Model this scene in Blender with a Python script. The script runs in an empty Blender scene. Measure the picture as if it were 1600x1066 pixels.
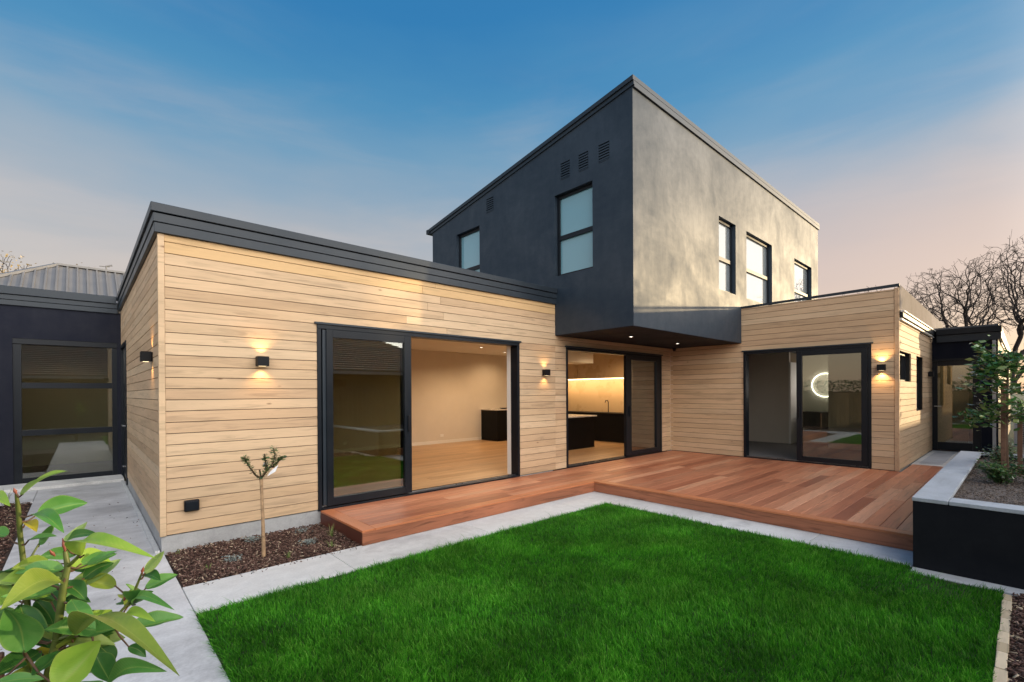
import bpy, math, random
import numpy as np
from mathutils import Vector, Matrix
random.seed(7); RNG = np.random.default_rng(7)
SC = bpy.context.scene; COL = SC.collection
# ------------------------------------------------------------------ camera
cam = bpy.data.cameras.new('camera'); camo = bpy.data.objects.new('camera', cam); COL.objects.link(camo)
_r = Vector((0.73720034, -0.6756505, -0.00566138)); _u = Vector((0.0067512, -0.00101274, 0.9999767)); _f = Vector((0.67564049, 0.73722139, -0.00381486))
camo.matrix_world = Matrix(((_r.x, _u.x, -_f.x, -0.5604), (_r.y, _u.y, -_f.y, -5.6438), (_r.z, _u.z, -_f.z, 1.5374), (0, 0, 0, 1)))
cam.sensor_width = 36; cam.lens = 735.1 / 1600 * 36; cam.shift_y = 0.0521; cam.clip_start = 0.05; cam.clip_end = 3000
SC.camera = camo
# ------------------------------------------------------------------ sun, sky, exposure
SUNV = Vector((1.70, -1.0, 0.215)).normalized()          # towards the low sun, right and behind the camera
SUN_EL = math.asin(SUNV.z)
sun = bpy.data.lights.new('sun', 'SUN'); sun.energy = 4.6; sun.angle = math.radians(0.9); sun.color = (1.0, 0.75, 0.42)
suno = bpy.data.objects.new('sun', sun); COL.objects.link(suno); suno.location = (20, -20, 20)
suno.rotation_euler = SUNV.to_track_quat('Z', 'Y').to_euler()
w = bpy.data.worlds.new('World'); SC.world = w; w.use_nodes = True
def build_world():
    nt = w.node_tree; N = nt.nodes; Lk = nt.links; N.clear()
    def n(t, **k):
        a = N.new(t)
        for q, v in k.items(): setattr(a, q, v)
        return a
    out = n('ShaderNodeOutputWorld'); tc = n('ShaderNodeTexCoord'); sep = n('ShaderNodeSeparateXYZ'); Lk.new(tc.outputs['Generated'], sep.inputs[0])
    # uneven thin cloud shifts the height at which the dusk colours are read
    mp = n('ShaderNodeMapping'); mp.inputs['Scale'].default_value = (1.0, 1.0, 3.6); Lk.new(tc.outputs['Generated'], mp.inputs[0])
    nz = n('ShaderNodeTexNoise'); nz.inputs['Scale'].default_value = 1.7; nz.inputs['Detail'].default_value = 5; nz.inputs['Roughness'].default_value = .5; Lk.new(mp.outputs[0], nz.inputs[0])
    ms = n('ShaderNodeMath', operation='MULTIPLY_ADD'); ms.inputs[1].default_value = .22; ms.inputs[2].default_value = -.11; Lk.new(nz.outputs[0], ms.inputs[0])
    ad = n('ShaderNodeMath', operation='ADD'); Lk.new(sep.outputs[2], ad.inputs[0]); Lk.new(ms.outputs[0], ad.inputs[1])
    cr = n('ShaderNodeValToRGB'); e = cr.color_ramp.elements; e[0].position = 0; e[0].color = (.68, .49, .38, 1); e[1].position = 1; e[1].color = (.008, .11, .34, 1)
    for p, c in ((.12, (.60, .45, .37)), (.20, (.52, .43, .39)), (.28, (.41, .395, .41)), (.35, (.27, .345, .43)), (.42, (.14, .29, .44)), (.51, (.045, .225, .43)), (.62, (.008, .165, .40))):
        q = e.new(p); q.color = (*c, 1)
    Lk.new(ad.outputs[0], cr.inputs[0])
    # cloud veil towards the sunset side, where the sun stands just above the horizon
    dt = n('ShaderNodeVectorMath', operation='DOT_PRODUCT'); dt.inputs[1].default_value = (0.06, -.998, 0); Lk.new(tc.outputs['Generated'], dt.inputs[0])
    mr = n('ShaderNodeMapRange', interpolation_type='SMOOTHSTEP'); mr.inputs['From Min'].default_value = 0.0; mr.inputs['From Max'].default_value = .8; Lk.new(dt.outputs['Value'], mr.inputs[0])
    mx = n('ShaderNodeMix', data_type='RGBA'); mx.inputs['B'].default_value = (GLOW[0], GLOW[1], GLOW[2], 1)
    # faint wisps of high cloud, slightly pink
    m2 = n('ShaderNodeMapping'); m2.inputs['Scale'].default_value = (1.0, 1.0, 5.5); m2.inputs['Location'].default_value = (3.1, 1.7, .4); Lk.new(tc.outputs['Generated'], m2.inputs[0])
    n2 = n('ShaderNodeTexNoise'); n2.inputs['Scale'].default_value = 2.1; n2.inputs['Detail'].default_value = 7; n2.inputs['Roughness'].default_value = .55; n2.inputs['Distortion'].default_value = .4; Lk.new(m2.outputs[0], n2.inputs[0])
    r2 = n('ShaderNodeMapRange', interpolation_type='SMOOTHSTEP'); r2.inputs['From Min'].default_value = .42; r2.inputs['From Max'].default_value = .75; r2.inputs['To Max'].default_value = .36; Lk.new(n2.outputs[0], r2.inputs[0])
    fz = n('ShaderNodeMapRange'); fz.inputs['From Min'].default_value = .62; fz.inputs['From Max'].default_value = .3; Lk.new(sep.outputs[2], fz.inputs[0])
    fm = n('ShaderNodeMath', operation='MULTIPLY'); Lk.new(r2.outputs[0], fm.inputs[0]); Lk.new(fz.outputs[0], fm.inputs[1])
    mc = n('ShaderNodeMix', data_type='RGBA'); mc.inputs['B'].default_value = (.60, .49, .44, 1); Lk.new(fm.outputs[0], mc.inputs['Factor']); Lk.new(cr.outputs[0], mc.inputs['A'])
    pd_ = n('ShaderNodeVectorMath', operation='DOT_PRODUCT'); pd_.inputs[1].default_value = (.98, -.18, 0); Lk.new(tc.outputs['Generated'], pd_.inputs[0])
    pr_ = n('ShaderNodeMapRange', interpolation_type='SMOOTHSTEP'); pr_.inputs['From Min'].default_value = .35; pr_.inputs['From Max'].default_value = 1.; pr_.inputs['To Max'].default_value = .6; Lk.new(pd_.outputs['Value'], pr_.inputs[0])
    pz = n('ShaderNodeMapRange', interpolation_type='SMOOTHSTEP'); pz.inputs['From Min'].default_value = .48; pz.inputs['From Max'].default_value = .12; Lk.new(sep.outputs[2], pz.inputs[0])
    pm = n('ShaderNodeMath', operation='MULTIPLY'); Lk.new(pr_.outputs[0], pm.inputs[0]); Lk.new(pz.outputs[0], pm.inputs[1])
    pk = n('ShaderNodeMix', data_type='RGBA'); pk.inputs['B'].default_value = (.60, .37, .31, 1); Lk.new(pm.outputs[0], pk.inputs['Factor']); Lk.new(mc.outputs['Result'], pk.inputs['A'])
    Lk.new(mr.outputs[0], mx.inputs['Factor']); Lk.new(pk.outputs['Result'], mx.inputs['A'])
    bg = n('ShaderNodeBackground'); Lk.new(mx.outputs['Result'], bg.inputs[0]); bg.inputs[1].default_value = 1.0
    sky = n('ShaderNodeTexSky', sky_type='NISHITA'); sky.sun_disc = False; sky.sun_elevation = SUN_EL; sky.sun_rotation = math.atan2(SUNV.x, SUNV.y)
    b2 = n('ShaderNodeBackground'); Lk.new(sky.outputs[0], b2.inputs[0]); b2.inputs[1].default_value = 0.05
    sm = n('ShaderNodeAddShader'); Lk.new(bg.outputs[0], sm.inputs[0]); Lk.new(b2.outputs[0], sm.inputs[1]); Lk.new(sm.outputs[0], out.inputs[0])
GLOW = (3.65, 3.5, 3.35)
build_world()
SC.view_settings.view_transform = 'Standard'; SC.view_settings.look = 'None'; SC.view_settings.exposure = 0.0; SC.view_settings.gamma = 1; SC.view_settings.use_curve_mapping = False
SC.render.engine = 'CYCLES'
SC.cycles.max_bounces = 8; SC.cycles.transparent_max_bounces = 16; SC.cycles.sample_clamp_indirect = 6
# ------------------------------------------------------------------ materials
class NT:
    def __init__(s, name):
        s.m = bpy.data.materials.new(name); s.m.use_nodes = True; s.t = s.m.node_tree; s.N = s.t.nodes; s.b = s.N['Principled BSDF']; s.out = s.N['Material Output']
    def n(s, t, ins=None, **k):
        a = s.N.new(t)
        for q, v in k.items(): setattr(a, q, v)
        for q, v in (ins or {}).items():
            if hasattr(v, 'is_output'): s.t.links.new(v, a.inputs[q])
            else: a.inputs[q].default_value = v
        return a
    def l(s, a, b): s.t.links.new(a, b)
    def coord(s, scale=(1, 1, 1), obj=True, rnd=False, world=False):
        if world: v = s.n('ShaderNodeNewGeometry').outputs['Position']
        else: v = s.n('ShaderNodeTexCoord').outputs['Object' if obj else 'Generated']
        if rnd:
            r = s.n('ShaderNodeObjectInfo').outputs['Random']
            c = s.n('ShaderNodeCombineXYZ', {0: s.math('MULTIPLY', r, 57.), 1: s.math('MULTIPLY', r, 31.), 2: s.math('MULTIPLY', r, 83.)})
            v = s.n('ShaderNodeVectorMath', {0: v, 1: c.outputs[0]}, operation='ADD').outputs[0]
        return s.n('ShaderNodeMapping', {'Vector': v, 'Scale': scale}).outputs[0]
    def math(s, op, a, b=0., c=0.):
        return s.n('ShaderNodeMath', {0: a, 1: b, 2: c}, operation=op).outputs[0]
    def noise(s, v, sc, det=4, ro=.5, dist=0.): return s.n('ShaderNodeTexNoise', {'Vector': v, 'Scale': sc, 'Detail': det, 'Roughness': ro, 'Distortion': dist}).outputs[0]
    def ramp(s, f, stops, interp='LINEAR'):
        r = s.n('ShaderNodeValToRGB', {0: f}); e = r.color_ramp.elements; r.color_ramp.interpolation = interp
        while len(e) < len(stops): e.new(.5)
        for q, (p, c) in zip(e, stops):
            q.position = p; q.color = (c[0], c[1], c[2], 1) if hasattr(c, '__len__') else (c, c, c, 1)
        return r.outputs[0]
    def mix(s, f, a, b, mode='MIX'):
        x = s.n('ShaderNodeMix', data_type='RGBA', blend_type=mode)
        for k, v in (('Factor', f), ('A', a), ('B', b)):
            i = x.inputs[k] if k != 'Factor' else x.inputs[0]
            if hasattr(v, 'is_output'): s.l(v, i)
            elif k == 'Factor': i.default_value = v
            else: i.default_value = (*v, 1)
        return x.outputs['Result']
    def bump(s, h, st=.3, d=.01):
        s.l(s.n('ShaderNodeBump', {'Height': h, 'Strength': st, 'Distance': d}).outputs[0], s.b.inputs['Normal'])
    def col(s, v):
        if hasattr(v, 'is_output'): s.l(v, s.b.inputs['Base Color'])
        else: s.b.inputs['Base Color'].default_value = (*v, 1)
    def p(s, **k):
        for q, v in k.items():
            q = q.replace('_', ' ')
            if hasattr(v, 'is_output'): s.l(v, s.b.inputs[q])
            else: s.b.inputs[q].default_value = v
        return s
def wood(name, cols, knot=(.2, .1, .05), var=.5, rough=.65, yaxis=False, end=None, streak=.35, spec=.3):
    t = NT(name); rnd = t.n('ShaderNodeObjectInfo').outputs['Random']
    sc = (1.1, 14, 14) if not yaxis else (14, 1.1, 14)
    v = t.coord(sc, rnd=True); g = t.noise(v, 1.6, 5, .6, .8)
    v2 = t.coord((.5, 2.2, 2.2), rnd=True); blot = t.noise(v2, 1.4, 3, .5)
    base = t.ramp(rnd, cols)
    gr = t.ramp(g, [(.3, 1 - streak), (.5, 1.0), (.72, 1 - streak * .35)])
    c = t.mix(1.0, base, gr, 'MULTIPLY')
    c = t.mix(1.0, c, t.ramp(blot, [(.3, 1 - var * .5), (.6, 1.04)]), 'MULTIPLY')
    vor = t.n('ShaderNodeTexVoronoi', {'Vector': t.coord((1.0, 2.6, 2.6), rnd=True), 'Scale': 1.5, 'Randomness': 1.0}).outputs['Distance']
    c = t.mix(t.ramp(vor, [(.015, .8), (.055, 0.)]), c, knot)
    t.col(c); t.p(Roughness=rough, Specular_IOR_Level=spec); t.bump(g, .25, .004)
    return t.m
def plain(name, c, rough=.5, metal=0., var=.12, sc=3., spec=.5, bump=0.):
    t = NT(name); n_ = t.noise(t.coord((1, 1, 1), world=True), sc, 5, .6)
    t.col(t.mix(1.0, c, t.ramp(n_, [(.3, 1 - var), (.7, 1 + var * .4)]), 'MULTIPLY')); t.p(Roughness=t.ramp(n_, [(.3, max(rough - .07, 0)), (.7, min(rough + .07, 1))]), Metallic=metal, Specular_IOR_Level=spec)
    if bump: t.bump(t.noise(t.coord((1, 1, 1), world=True), 160, 3), bump, .003)
    return t.m
M = {}
M['cedar'] = wood('cedar weatherboard', [(0, (.53, .36, .215)), (.2, (.63, .45, .28)), (.45, (.59, .405, .245)), (.6, (.67, .495, .32)), (.8, (.565, .38, .23)), (1, (.645, .465, .295))], knot=(.20, .10, .05), var=.30, streak=.28)
M['cedar_gold'] = wood('golden cedar weatherboard', [(0, (.62, .41, .205)), (1, (.65, .43, .22))], knot=(.4, .2, .05), var=.15, streak=.2)
M['deck'] = wood('oiled hardwood decking', [(0, (.32, .095, .045)), (.14, (.55, .22, .115)), (.3, (.41, .135, .065)), (.45, (.64, .31, .18)), (.6, (.47, .165, .08)), (.72, (.56, .235, .125)), (.86, (.30, .09, .043)), (1, (.60, .29, .165))], knot=(.09, .03, .02), var=.4, rough=.42, streak=.35, spec=.45)
M['deck_edge'] = wood('oiled hardwood edge board', [(0, (.52, .175, .07)), (1, (.56, .20, .085))], knot=(.09, .03, .02), var=.35, rough=.42, streak=.35, spec=.45)
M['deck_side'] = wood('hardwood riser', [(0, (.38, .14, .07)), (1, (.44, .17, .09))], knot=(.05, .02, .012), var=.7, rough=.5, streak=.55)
M['deck_dark'] = wood('dark hardwood riser', [(0, (.10, .03, .02)), (1, (.12, .036, .024))], knot=(.05, .02, .012), var=.5, rough=.5, streak=.4)  # wood of the deck's end riser, darker than the front riser
M['oak'] = wood('oak floorboard', [(0, (.40, .23, .11)), (.3, (.52, .32, .16)), (.6, (.44, .26, .13)), (1, (.56, .36, .2))], knot=(.2, .1, .05), var=.3, rough=.35, streak=.3, spec=.5)
M['pine'] = wood('pale pine', [(0, (.56, .43, .27)), (1, (.72, .58, .40))], var=.5, rough=.7)
M['stake'] = wood('weathered stake', [(0, (.14, .075, .05)), (1, (.20, .11, .07))], var=.5, rough=.8)
def plaster_dark(name, c, rough, patchy, spec=.45):
    t = NT(name); v = t.coord((1, 1, 1), world=True); a = t.noise(t.coord((1, 1, 1.3), world=True), .9, 8, .66, .5); b = t.noise(t.coord((5, 5, 1.6), world=True), 1.3, 5, .65); f_ = t.noise(v, 45, 4)
    t.col(t.mix(1.0, c, t.ramp(a, [(.3, 1 - patchy), (.7, 1 + patchy)]), 'MULTIPLY'))
    s = t.math('ADD', t.math('MULTIPLY', a, .7), t.math('MULTIPLY', b, .3))
    t.p(Roughness=t.ramp(s, [(.34, rough - .05), (.64, rough + .07)]), Specular_IOR_Level=t.ramp(t.math('ADD', t.math('MULTIPLY', s, .75), t.math('MULTIPLY', t.noise(t.coord((1, 1, 1.6), world=True), 7, 6, .7), .25)), [(.38, spec * 1.35), (.50, spec), (.62, spec * .72)]))
    t.bump(f_, .03, .002); return t.m
M['tower'] = plaster_dark('dark blue grey plaster', (.011, .024, .041), .57, .05, .60)
M['darkwall'] = plaster_dark('near black plaster', (.009, .011, .021), .7, .1, .2)
M['planter'] = plaster_dark('black planter plaster', (.007, .008, .011), .75, .15, .22)
M['metal'] = plain('dark slate metal', (.020, .029, .040), .42, 0, .12, 2.0, .4)
M['frame'] = plain('black powder coated aluminium', (.006, .009, .014), .38, 0, .08, 4, .3)
M['wrap'] = plain('black building wrap', (.012, .011, .010), .9)
M['lampblack'] = plain('matt black lamp casing', (.006, .006, .008), .5, 0, .1, 3, .25)
M['paintwhite'] = plain('interior warm white paint', (.66, .60, .52), .7, 0, .04)
M['reveal'] = plain('white painted reveal', (.78, .76, .72), .5, 0, .03)
M['ceil'] = plain('white ceiling', (.72, .70, .66), .8, 0, .03)
M['black_cab'] = plain('black cabinet', (.004, .004, .005), .5, 0, .1, 3, .15)
M['stone_top'] = plain('pale stone bench top', (.62, .58, .53), .25, 0, .1, 6)
M['splash'] = plain('pale splashback', (.52, .385, .235), .3, 0, .08, 2)
M['carpet'] = plain('grey carpet', (.20, .19, .185), .95, 0, .15, 30)
M['gutterwhite'] = plain('off white painted metal', (.62, .60, .56), .35, 0, .1)
M['galv'] = plain('grey ribbed roofing', (.15, .147, .145), .5, 0, .15, 2)
M['fasciasheen'] = plain('fascia metal with sheen in its colour', (.27, .235, .22), .8, 0, .45, 1.5, .08)  # dark metal whose pale grazing sheen is put into the colour
M['terracotta'] = plain('terracotta pot', (.40, .13, .07), .8)
M['metalgrey'] = plain('bright steel', (.45, .46, .47), .3, 1.0)
M['acwhite'] = plain('light grey appliance', (.42, .43, .43), .45)
def concrete(name, c, dark=.25, sc=1.):
    t = NT(name); rnd = t.n('ShaderNodeObjectInfo').outputs['Random']
    v = t.coord((1, 1, 1), world=True); a = t.noise(t.coord((sc * .7, sc * 1.8, 1), world=True), 1.3, 7, .62, .5); fine = t.noise(v, 60, 5, .7); mid = t.noise(v, 9, 5, .6)
    cc = t.mix(1.0, c, t.ramp(a, [(.32, 1 - dark), (.6, 1.0)]), 'MULTIPLY'); st_ = t.noise(t.coord((1, 1, 1), world=True), .55, 8, .72, 1.2); cc = t.mix(1.0, cc, t.ramp(st_, [(.36, .74), (.47, .97), (.6, 1.02)]), 'MULTIPLY'); cc = t.mix(1.0, cc, t.ramp(mid, [(.3, .9), (.7, 1.04)]), 'MULTIPLY')
    cc = t.mix(1.0, cc, t.ramp(fine, [(.3, .88), (.6, 1.03)]), 'MULTIPLY'); cc = t.mix(1.0, cc, t.ramp(rnd, [(0, .93), (1, 1.03)]), 'MULTIPLY')
    t.col(cc); t.p(Roughness=t.ramp(a, [(.3, .5), (.65, .8)])); t.bump(fine, .12, .003); return t.m
M['concrete'] = concrete('smooth grey concrete', (.52, .52, .54), .32)
M['path'] = concrete('trowelled concrete path', (.64, .64, .64), .30, .9)
M['edge'] = concrete('pale concrete border', (.66, .66, .645), .12)
M['plinth'] = concrete('concrete plinth', (.47, .47, .47), .3)
M['coping'] = concrete('blue grey coping', (.45, .48, .52), .15)
M['brick'] = None
def soil(name, c):
    t = NT(name); v = t.coord((1, 1, 1), world=True); a = t.noise(v, 14, 6, .7)
    t.col(t.mix(1.0, c, t.ramp(a, [(.3, .5), (.7, 1.3)]), 'MULTIPLY')); t.p(Roughness=.95); t.bump(a, .8, .02); return t.m
M['soil'] = soil('dark garden soil', (.055, .032, .022)); M['turf_soil'] = soil('turf soil', (.03, .045, .014)); M['ground'] = soil('rough ground', (.06, .07, .035)); M['greysoil'] = soil('grey potting mix', (.15, .125, .11))
def attrmat(name, stops, rough=.9, sub=0., spec=.3, trans=0., big=None):
    t = NT(name); a = t.n('ShaderNodeAttribute', attribute_name='rnd').outputs['Fac']; c = t.ramp(a, stops)
    if big: c = t.mix(1.0, c, t.ramp(t.noise(t.coord((1, 1, 1), world=True), big, 4, .55), [(.32, .72), (.5, 1.08), (.66, 1.5)]), 'MULTIPLY')
    t.col(c); t.p(Roughness=rough, Specular_IOR_Level=spec)
    if trans:
        tr = t.n('ShaderNodeBsdfTranslucent'); t.l(c, tr.inputs[0]); mx = t.n('ShaderNodeMixShader', {0: trans}); t.l(t.b.outputs[0], mx.inputs[1]); t.l(tr.outputs[0], mx.inputs[2]); t.l(mx.outputs[0], t.out.inputs[0])
    return t.m
M['chips'] = attrmat('bark chips', [(0, (.03, .018, .014)), (.35, (.085, .045, .034)), (.7, (.16, .088, .068)), (.9, (.24, .155, .12)), (1, (.55, .44, .30))])
M['greychips'] = attrmat('grey bark fines', [(0, (.05, .035, .028)), (.5, (.15, .11, .09)), (1, (.32, .26, .21))])
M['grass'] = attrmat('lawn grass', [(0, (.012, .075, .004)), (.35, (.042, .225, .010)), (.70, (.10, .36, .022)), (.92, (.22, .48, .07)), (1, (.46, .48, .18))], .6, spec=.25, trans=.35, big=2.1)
M['weed'] = attrmat('pale weeds', [(0, (.10, .16, .04)), (1, (.30, .34, .12))], .7, trans=.2)
M['silverleaf'] = attrmat('silver foliage', [(0, (.12, .15, .14)), (1, (.30, .34, .32))], .7)
M['darkleaf'] = attrmat('glossy dark foliage', [(0, (.012, .045, .012)), (.5, (.04, .115, .028)), (.9, (.11, .20, .05)), (1, (.22, .26, .08))], .28, spec=.7, trans=.12)
M['treeleaf'] = attrmat('glossy tree foliage', [(0, (.02, .07, .018)), (.4, (.06, .17, .04)), (.8, (.15, .27, .07)), (1, (.30, .34, .12))], .2, spec=.9, trans=.2)
M['hedge'] = attrmat('hedge foliage', [(0, (.012, .03, .01)), (1, (.05, .09, .03))], .6, trans=.1)
M['autumn'] = attrmat('autumn foliage', [(0, (.25, .19, .12)), (.5, (.45, .33, .14)), (1, (.5, .42, .30))], .8, trans=.3)
M['bark'] = soil('dark bark', (.035, .026, .024)); M['bark_pale'] = soil('pale slim bark', (.42, .27, .15)); M['stem'] = plain('olive green stem', (.10, .13, .025), .5, 0, .35, 40)
M['twig'] = plain('brown twig', (.10, .055, .03), .6, 0, .3, 40)
def glass(name, tint=(.93, .96, .94), k=1.0, body=0., bodycol=(0, 0, 0)):
    t = NT(name); t.N.remove(t.b); fr = t.n('ShaderNodeFresnel', {'IOR': 1.5}).outputs[0]
    g = t.n('ShaderNodeBsdfGlossy', {'Color': (1, 1, 1, 1), 'Roughness': 0.0}); tr = t.n('ShaderNodeBsdfTransparent', {'Color': (*tint, 1)})
    mx = t.n('ShaderNodeMixShader', {0: t.math('MINIMUM', t.math('MULTIPLY', fr, k), .95)}); t.l(tr.outputs[0], mx.inputs[1]); t.l(g.outputs[0], mx.inputs[2]); t.l(mx.outputs[0], t.out.inputs[0]); return t.m
M['glass'] = glass('clear door glass', (.72, .75, .68), 3.2)
def frosted(name, c, c2):
    t = NT(name); n_ = t.noise(t.coord((1, 1, .5), world=True), 1.2, 3, .5); t.col(t.mix(n_, c, c2)); t.p(Roughness=.12, Specular_IOR_Level=.6, Coat_Weight=.6, Coat_Roughness=.02); return t.m
def blindglass(name, c, k, tl=(0, 0, 0)):
    t = NT(name); t.col(t.mix(t.noise(t.coord((1, 1, .6), world=True), 1.1, 3), c, tuple(q * .8 for q in c))); t.p(Roughness=.5, Specular_IOR_Level=0.)
    fr = t.n('ShaderNodeFresnel', {'IOR': 1.5}).outputs[0]; g = t.n('ShaderNodeBsdfGlossy', {'Color': (1, 1, 1, 1), 'Roughness': .012})
    nb_ = t.n('ShaderNodeBump', {'Height': t.noise(t.coord((1, 1, 1), world=True), 1.6, 2), 'Strength': .05, 'Distance': .02}); t.l(nb_.outputs[0], g.inputs['Normal'])
    mx = t.n('ShaderNodeMixShader', {0: t.math('MINIMUM', t.math('MULTIPLY', fr, k), .9)}); t.l(t.b.outputs[0], mx.inputs[1]); t.l(g.outputs[0], mx.inputs[2]); t.l(mx.outputs[0], t.out.inputs[0]); return t.m
M['skypane'] = blindglass('pane with pale blind', (.20, .23, .25), 1.9); M['skyblue_pane'] = blindglass('pane with sky reflection in its blue', (.17, .37, .45), 2.6)  # second pane: the reflected sky's blue is put into its base colour
def emit(name, c, s):
    t = NT(name); t.col((0, 0, 0)); t.b.inputs['Emission Color'].default_value = (*c, 1); t.b.inputs['Emission Strength'].default_value = s; return t.m
M['led'] = emit('warm led', (1, .72, .38), 6.); M['ledwhite'] = emit('white led', (1, .95, .88), 7.); M['lens'] = emit('warm lamp lens', (1, .75, .42), 3.); M['spotlens'] = emit('downlight lens', (1, .9, .75), 10.)
def leafmat(name, c, under, tr=.3):
    t = NT(name); n_ = t.noise(t.coord((1, 1, 1), rnd=True), 26, 4, .6); cc = t.mix(t.ramp(n_, [(.35, 0.), (.75, .55)]), c, under)
    u = t.n('ShaderNodeTexCoord').outputs['UV']; sx = t.n('ShaderNodeSeparateXYZ', {0: u}).outputs
    mid = t.ramp(t.math('ABSOLUTE', t.math('SUBTRACT', sx[1], .5)), [(.0, 1.), (.035, 0.)]); rim = t.ramp(t.math('ABSOLUTE', t.math('SUBTRACT', sx[1], .5)), [(.44, 0.), (.5, .7)])
    cc = t.mix(t.math('MULTIPLY', t.math('MAXIMUM', mid, rim), .45), cc, (.36, .42, .10))
    t.col(cc); t.p(Roughness=t.ramp(n_, [(.3, .28), (.7, .45)]), Specular_IOR_Level=.3)
    wv = t.n('ShaderNodeTexWave', {'Vector': t.n('ShaderNodeMapping', {'Vector': u, 'Scale': (9, 3, 1), 'Rotation': (0, 0, .5)}).outputs[0], 'Scale': 1.0, 'Distortion': 1.5}).outputs[1]
    t.bump(wv, .12, .002)
    tl = t.n('ShaderNodeBsdfTranslucent'); t.l(cc, tl.inputs[0]); mx = t.n('ShaderNodeMixShader', {0: tr}); t.l(t.b.outputs[0], mx.inputs[1]); t.l(tl.outputs[0], mx.inputs[2]); t.l(mx.outputs[0], t.out.inputs[0]); return t.m
M['leaf_b'] = leafmat('bright lime leaf', (.24, .42, .05), (.36, .48, .08), .3); M['leaf_g'] = leafmat('mid green leaf', (.08, .24, .045), (.17, .33, .09), .22); M['leaf_d'] = leafmat('deep green leaf', (.035, .13, .025), (.08, .20, .04), .25)
M['leaf_p'] = leafmat('pale green leaf', (.28, .42, .12), (.36, .46, .16), .35); M['leaf_o'] = leafmat('olive leaf', (.19, .28, .04), (.30, .36, .07), .3); M['leaf_y'] = leafmat('yellowing leaf', (.48, .40, .03), (.50, .45, .08), .35)
M['bud'] = plain('red brown bud', (.22, .06, .04), .5)
M['tag'] = plain('white plant tag', (.75, .75, .78), .5)
def tiles(name, c):
    t = NT(name); a = t.noise(t.coord((1, 1, 1), world=True), 2.2, 5, .7); b = t.noise(t.coord((3, 3, 3), world=True), 6, 4, .7)
    t.col(t.mix(1.0, t.mix(t.ramp(a, [(.4, 0), (.6, 1.)]), c, (.30, .27, .22)), t.ramp(b, [(.3, .45), (.7, 1.3)]), 'MULTIPLY')); t.p(Roughness=.85); return t.m
M['rooftile'] = tiles('old roof tiles', (.42, .27, .21))
M['oldwall'] = plain('brown rendered wall', (.10, .09, .05), .8, 0, .2)
M['fencewood'] = wood('stained fence', [(0, (.06, .05, .035)), (1, (.10, .08, .055))], var=.5, rough=.8)
M['tanwall'] = plain('tan wall', (.40, .30, .17), .7, 0, .15)
# ------------------------------------------------------------------ object helpers
WL = {}
def tag(o, label=None, cat=None, group=None, kind=None):
    for k, v in (('label', label), ('category', cat), ('group', group), ('kind', kind)):
        if v: o[k] = v
    return o
def empty(name, loc, label, cat, group=None):
    o = bpy.data.objects.new(name, None); COL.objects.link(o); o.location = loc; o.empty_display_size = .2; WL[o.name] = Vector(loc); return tag(o, label, cat, group)
def link(name, me, loc, parent=None, rz=0.):
    o = bpy.data.objects.new(name, me); COL.objects.link(o); WL[o.name] = Vector(loc)
    if parent: o.parent = parent; o.location = Vector(loc) - WL[parent.name]
    else: o.location = loc
    o.rotation_euler[2] = rz; return o
CACHE = {}
def boxmesh(sx, sy, sz, mat, bev=0.):
    k = (round(sx, 4), round(sy, 4), round(sz, 4), mat, bev)
    if k in CACHE: return CACHE[k]
    x, y, z = sx / 2, sy / 2, sz / 2; me = bpy.data.meshes.new('box')
    if bev:
        b = min(bev, x * .9, y * .9, z * .9); V = []; 
        import bmesh
        bm = bmesh.new(); bmesh.ops.create_cube(bm, size=1); bmesh.ops.scale(bm, vec=(sx, sy, sz), verts=bm.verts)
        bmesh.ops.bevel(bm, geom=list(bm.edges), offset=b, segments=1, affect='EDGES'); bm.to_mesh(me); bm.free()
    else:
        V = [(a, b_, c) for a in (-x, x) for b_ in (-y, y) for c in (-z, z)]
        me.from_pydata(V, [], [(0, 1, 3, 2), (4, 6, 7, 5), (0, 4, 5, 1), (2, 3, 7, 6), (0, 2, 6, 4), (1, 5, 7, 3)])
    me.materials.append(M[mat]); CACHE[k] = me; return me
def box(name, x0, x1, y0, y1, z0, z1, mat, parent=None, bev=0.):
    x0, x1 = min(x0, x1), max(x0, x1); y0, y1 = min(y0, y1), max(y0, y1); z0, z1 = min(z0, z1), max(z0, z1)
    return link(name, boxmesh(x1 - x0, y1 - y0, z1 - z0, mat, bev), ((x0 + x1) / 2, (y0 + y1) / 2, (z0 + z1) / 2), parent)
def board(name, axis, u0, u1, v0, v1, z0, z1, mat, parent, bev=.0015):
    """long board: u = along, v = across (horizontal), axis 'x' or 'y'; mesh is always long in its own X"""
    me = boxmesh(u1 - u0, v1 - v0, z1 - z0, mat, bev); c = ((u0 + u1) / 2, (v0 + v1) / 2)
    return link(name, me, (c[0], c[1], (z0 + z1) / 2) if axis == 'x' else (c[1], c[0], (z0 + z1) / 2), parent, 0 if axis == 'x' else math.pi / 2)
def mesh(name, V, F, mat, parent=None, loc=(0, 0, 0), smooth=False, attr=None):
    me = bpy.data.meshes.new(name); loc = Vector(loc)
    me.from_pydata([(v[0] - loc.x, v[1] - loc.y, v[2] - loc.z) for v in V], [], F); me.materials.append(M[mat])
    if smooth: me.polygons.foreach_set('use_smooth', [True] * len(me.polygons))
    return link(name, me, loc, parent)
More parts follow.
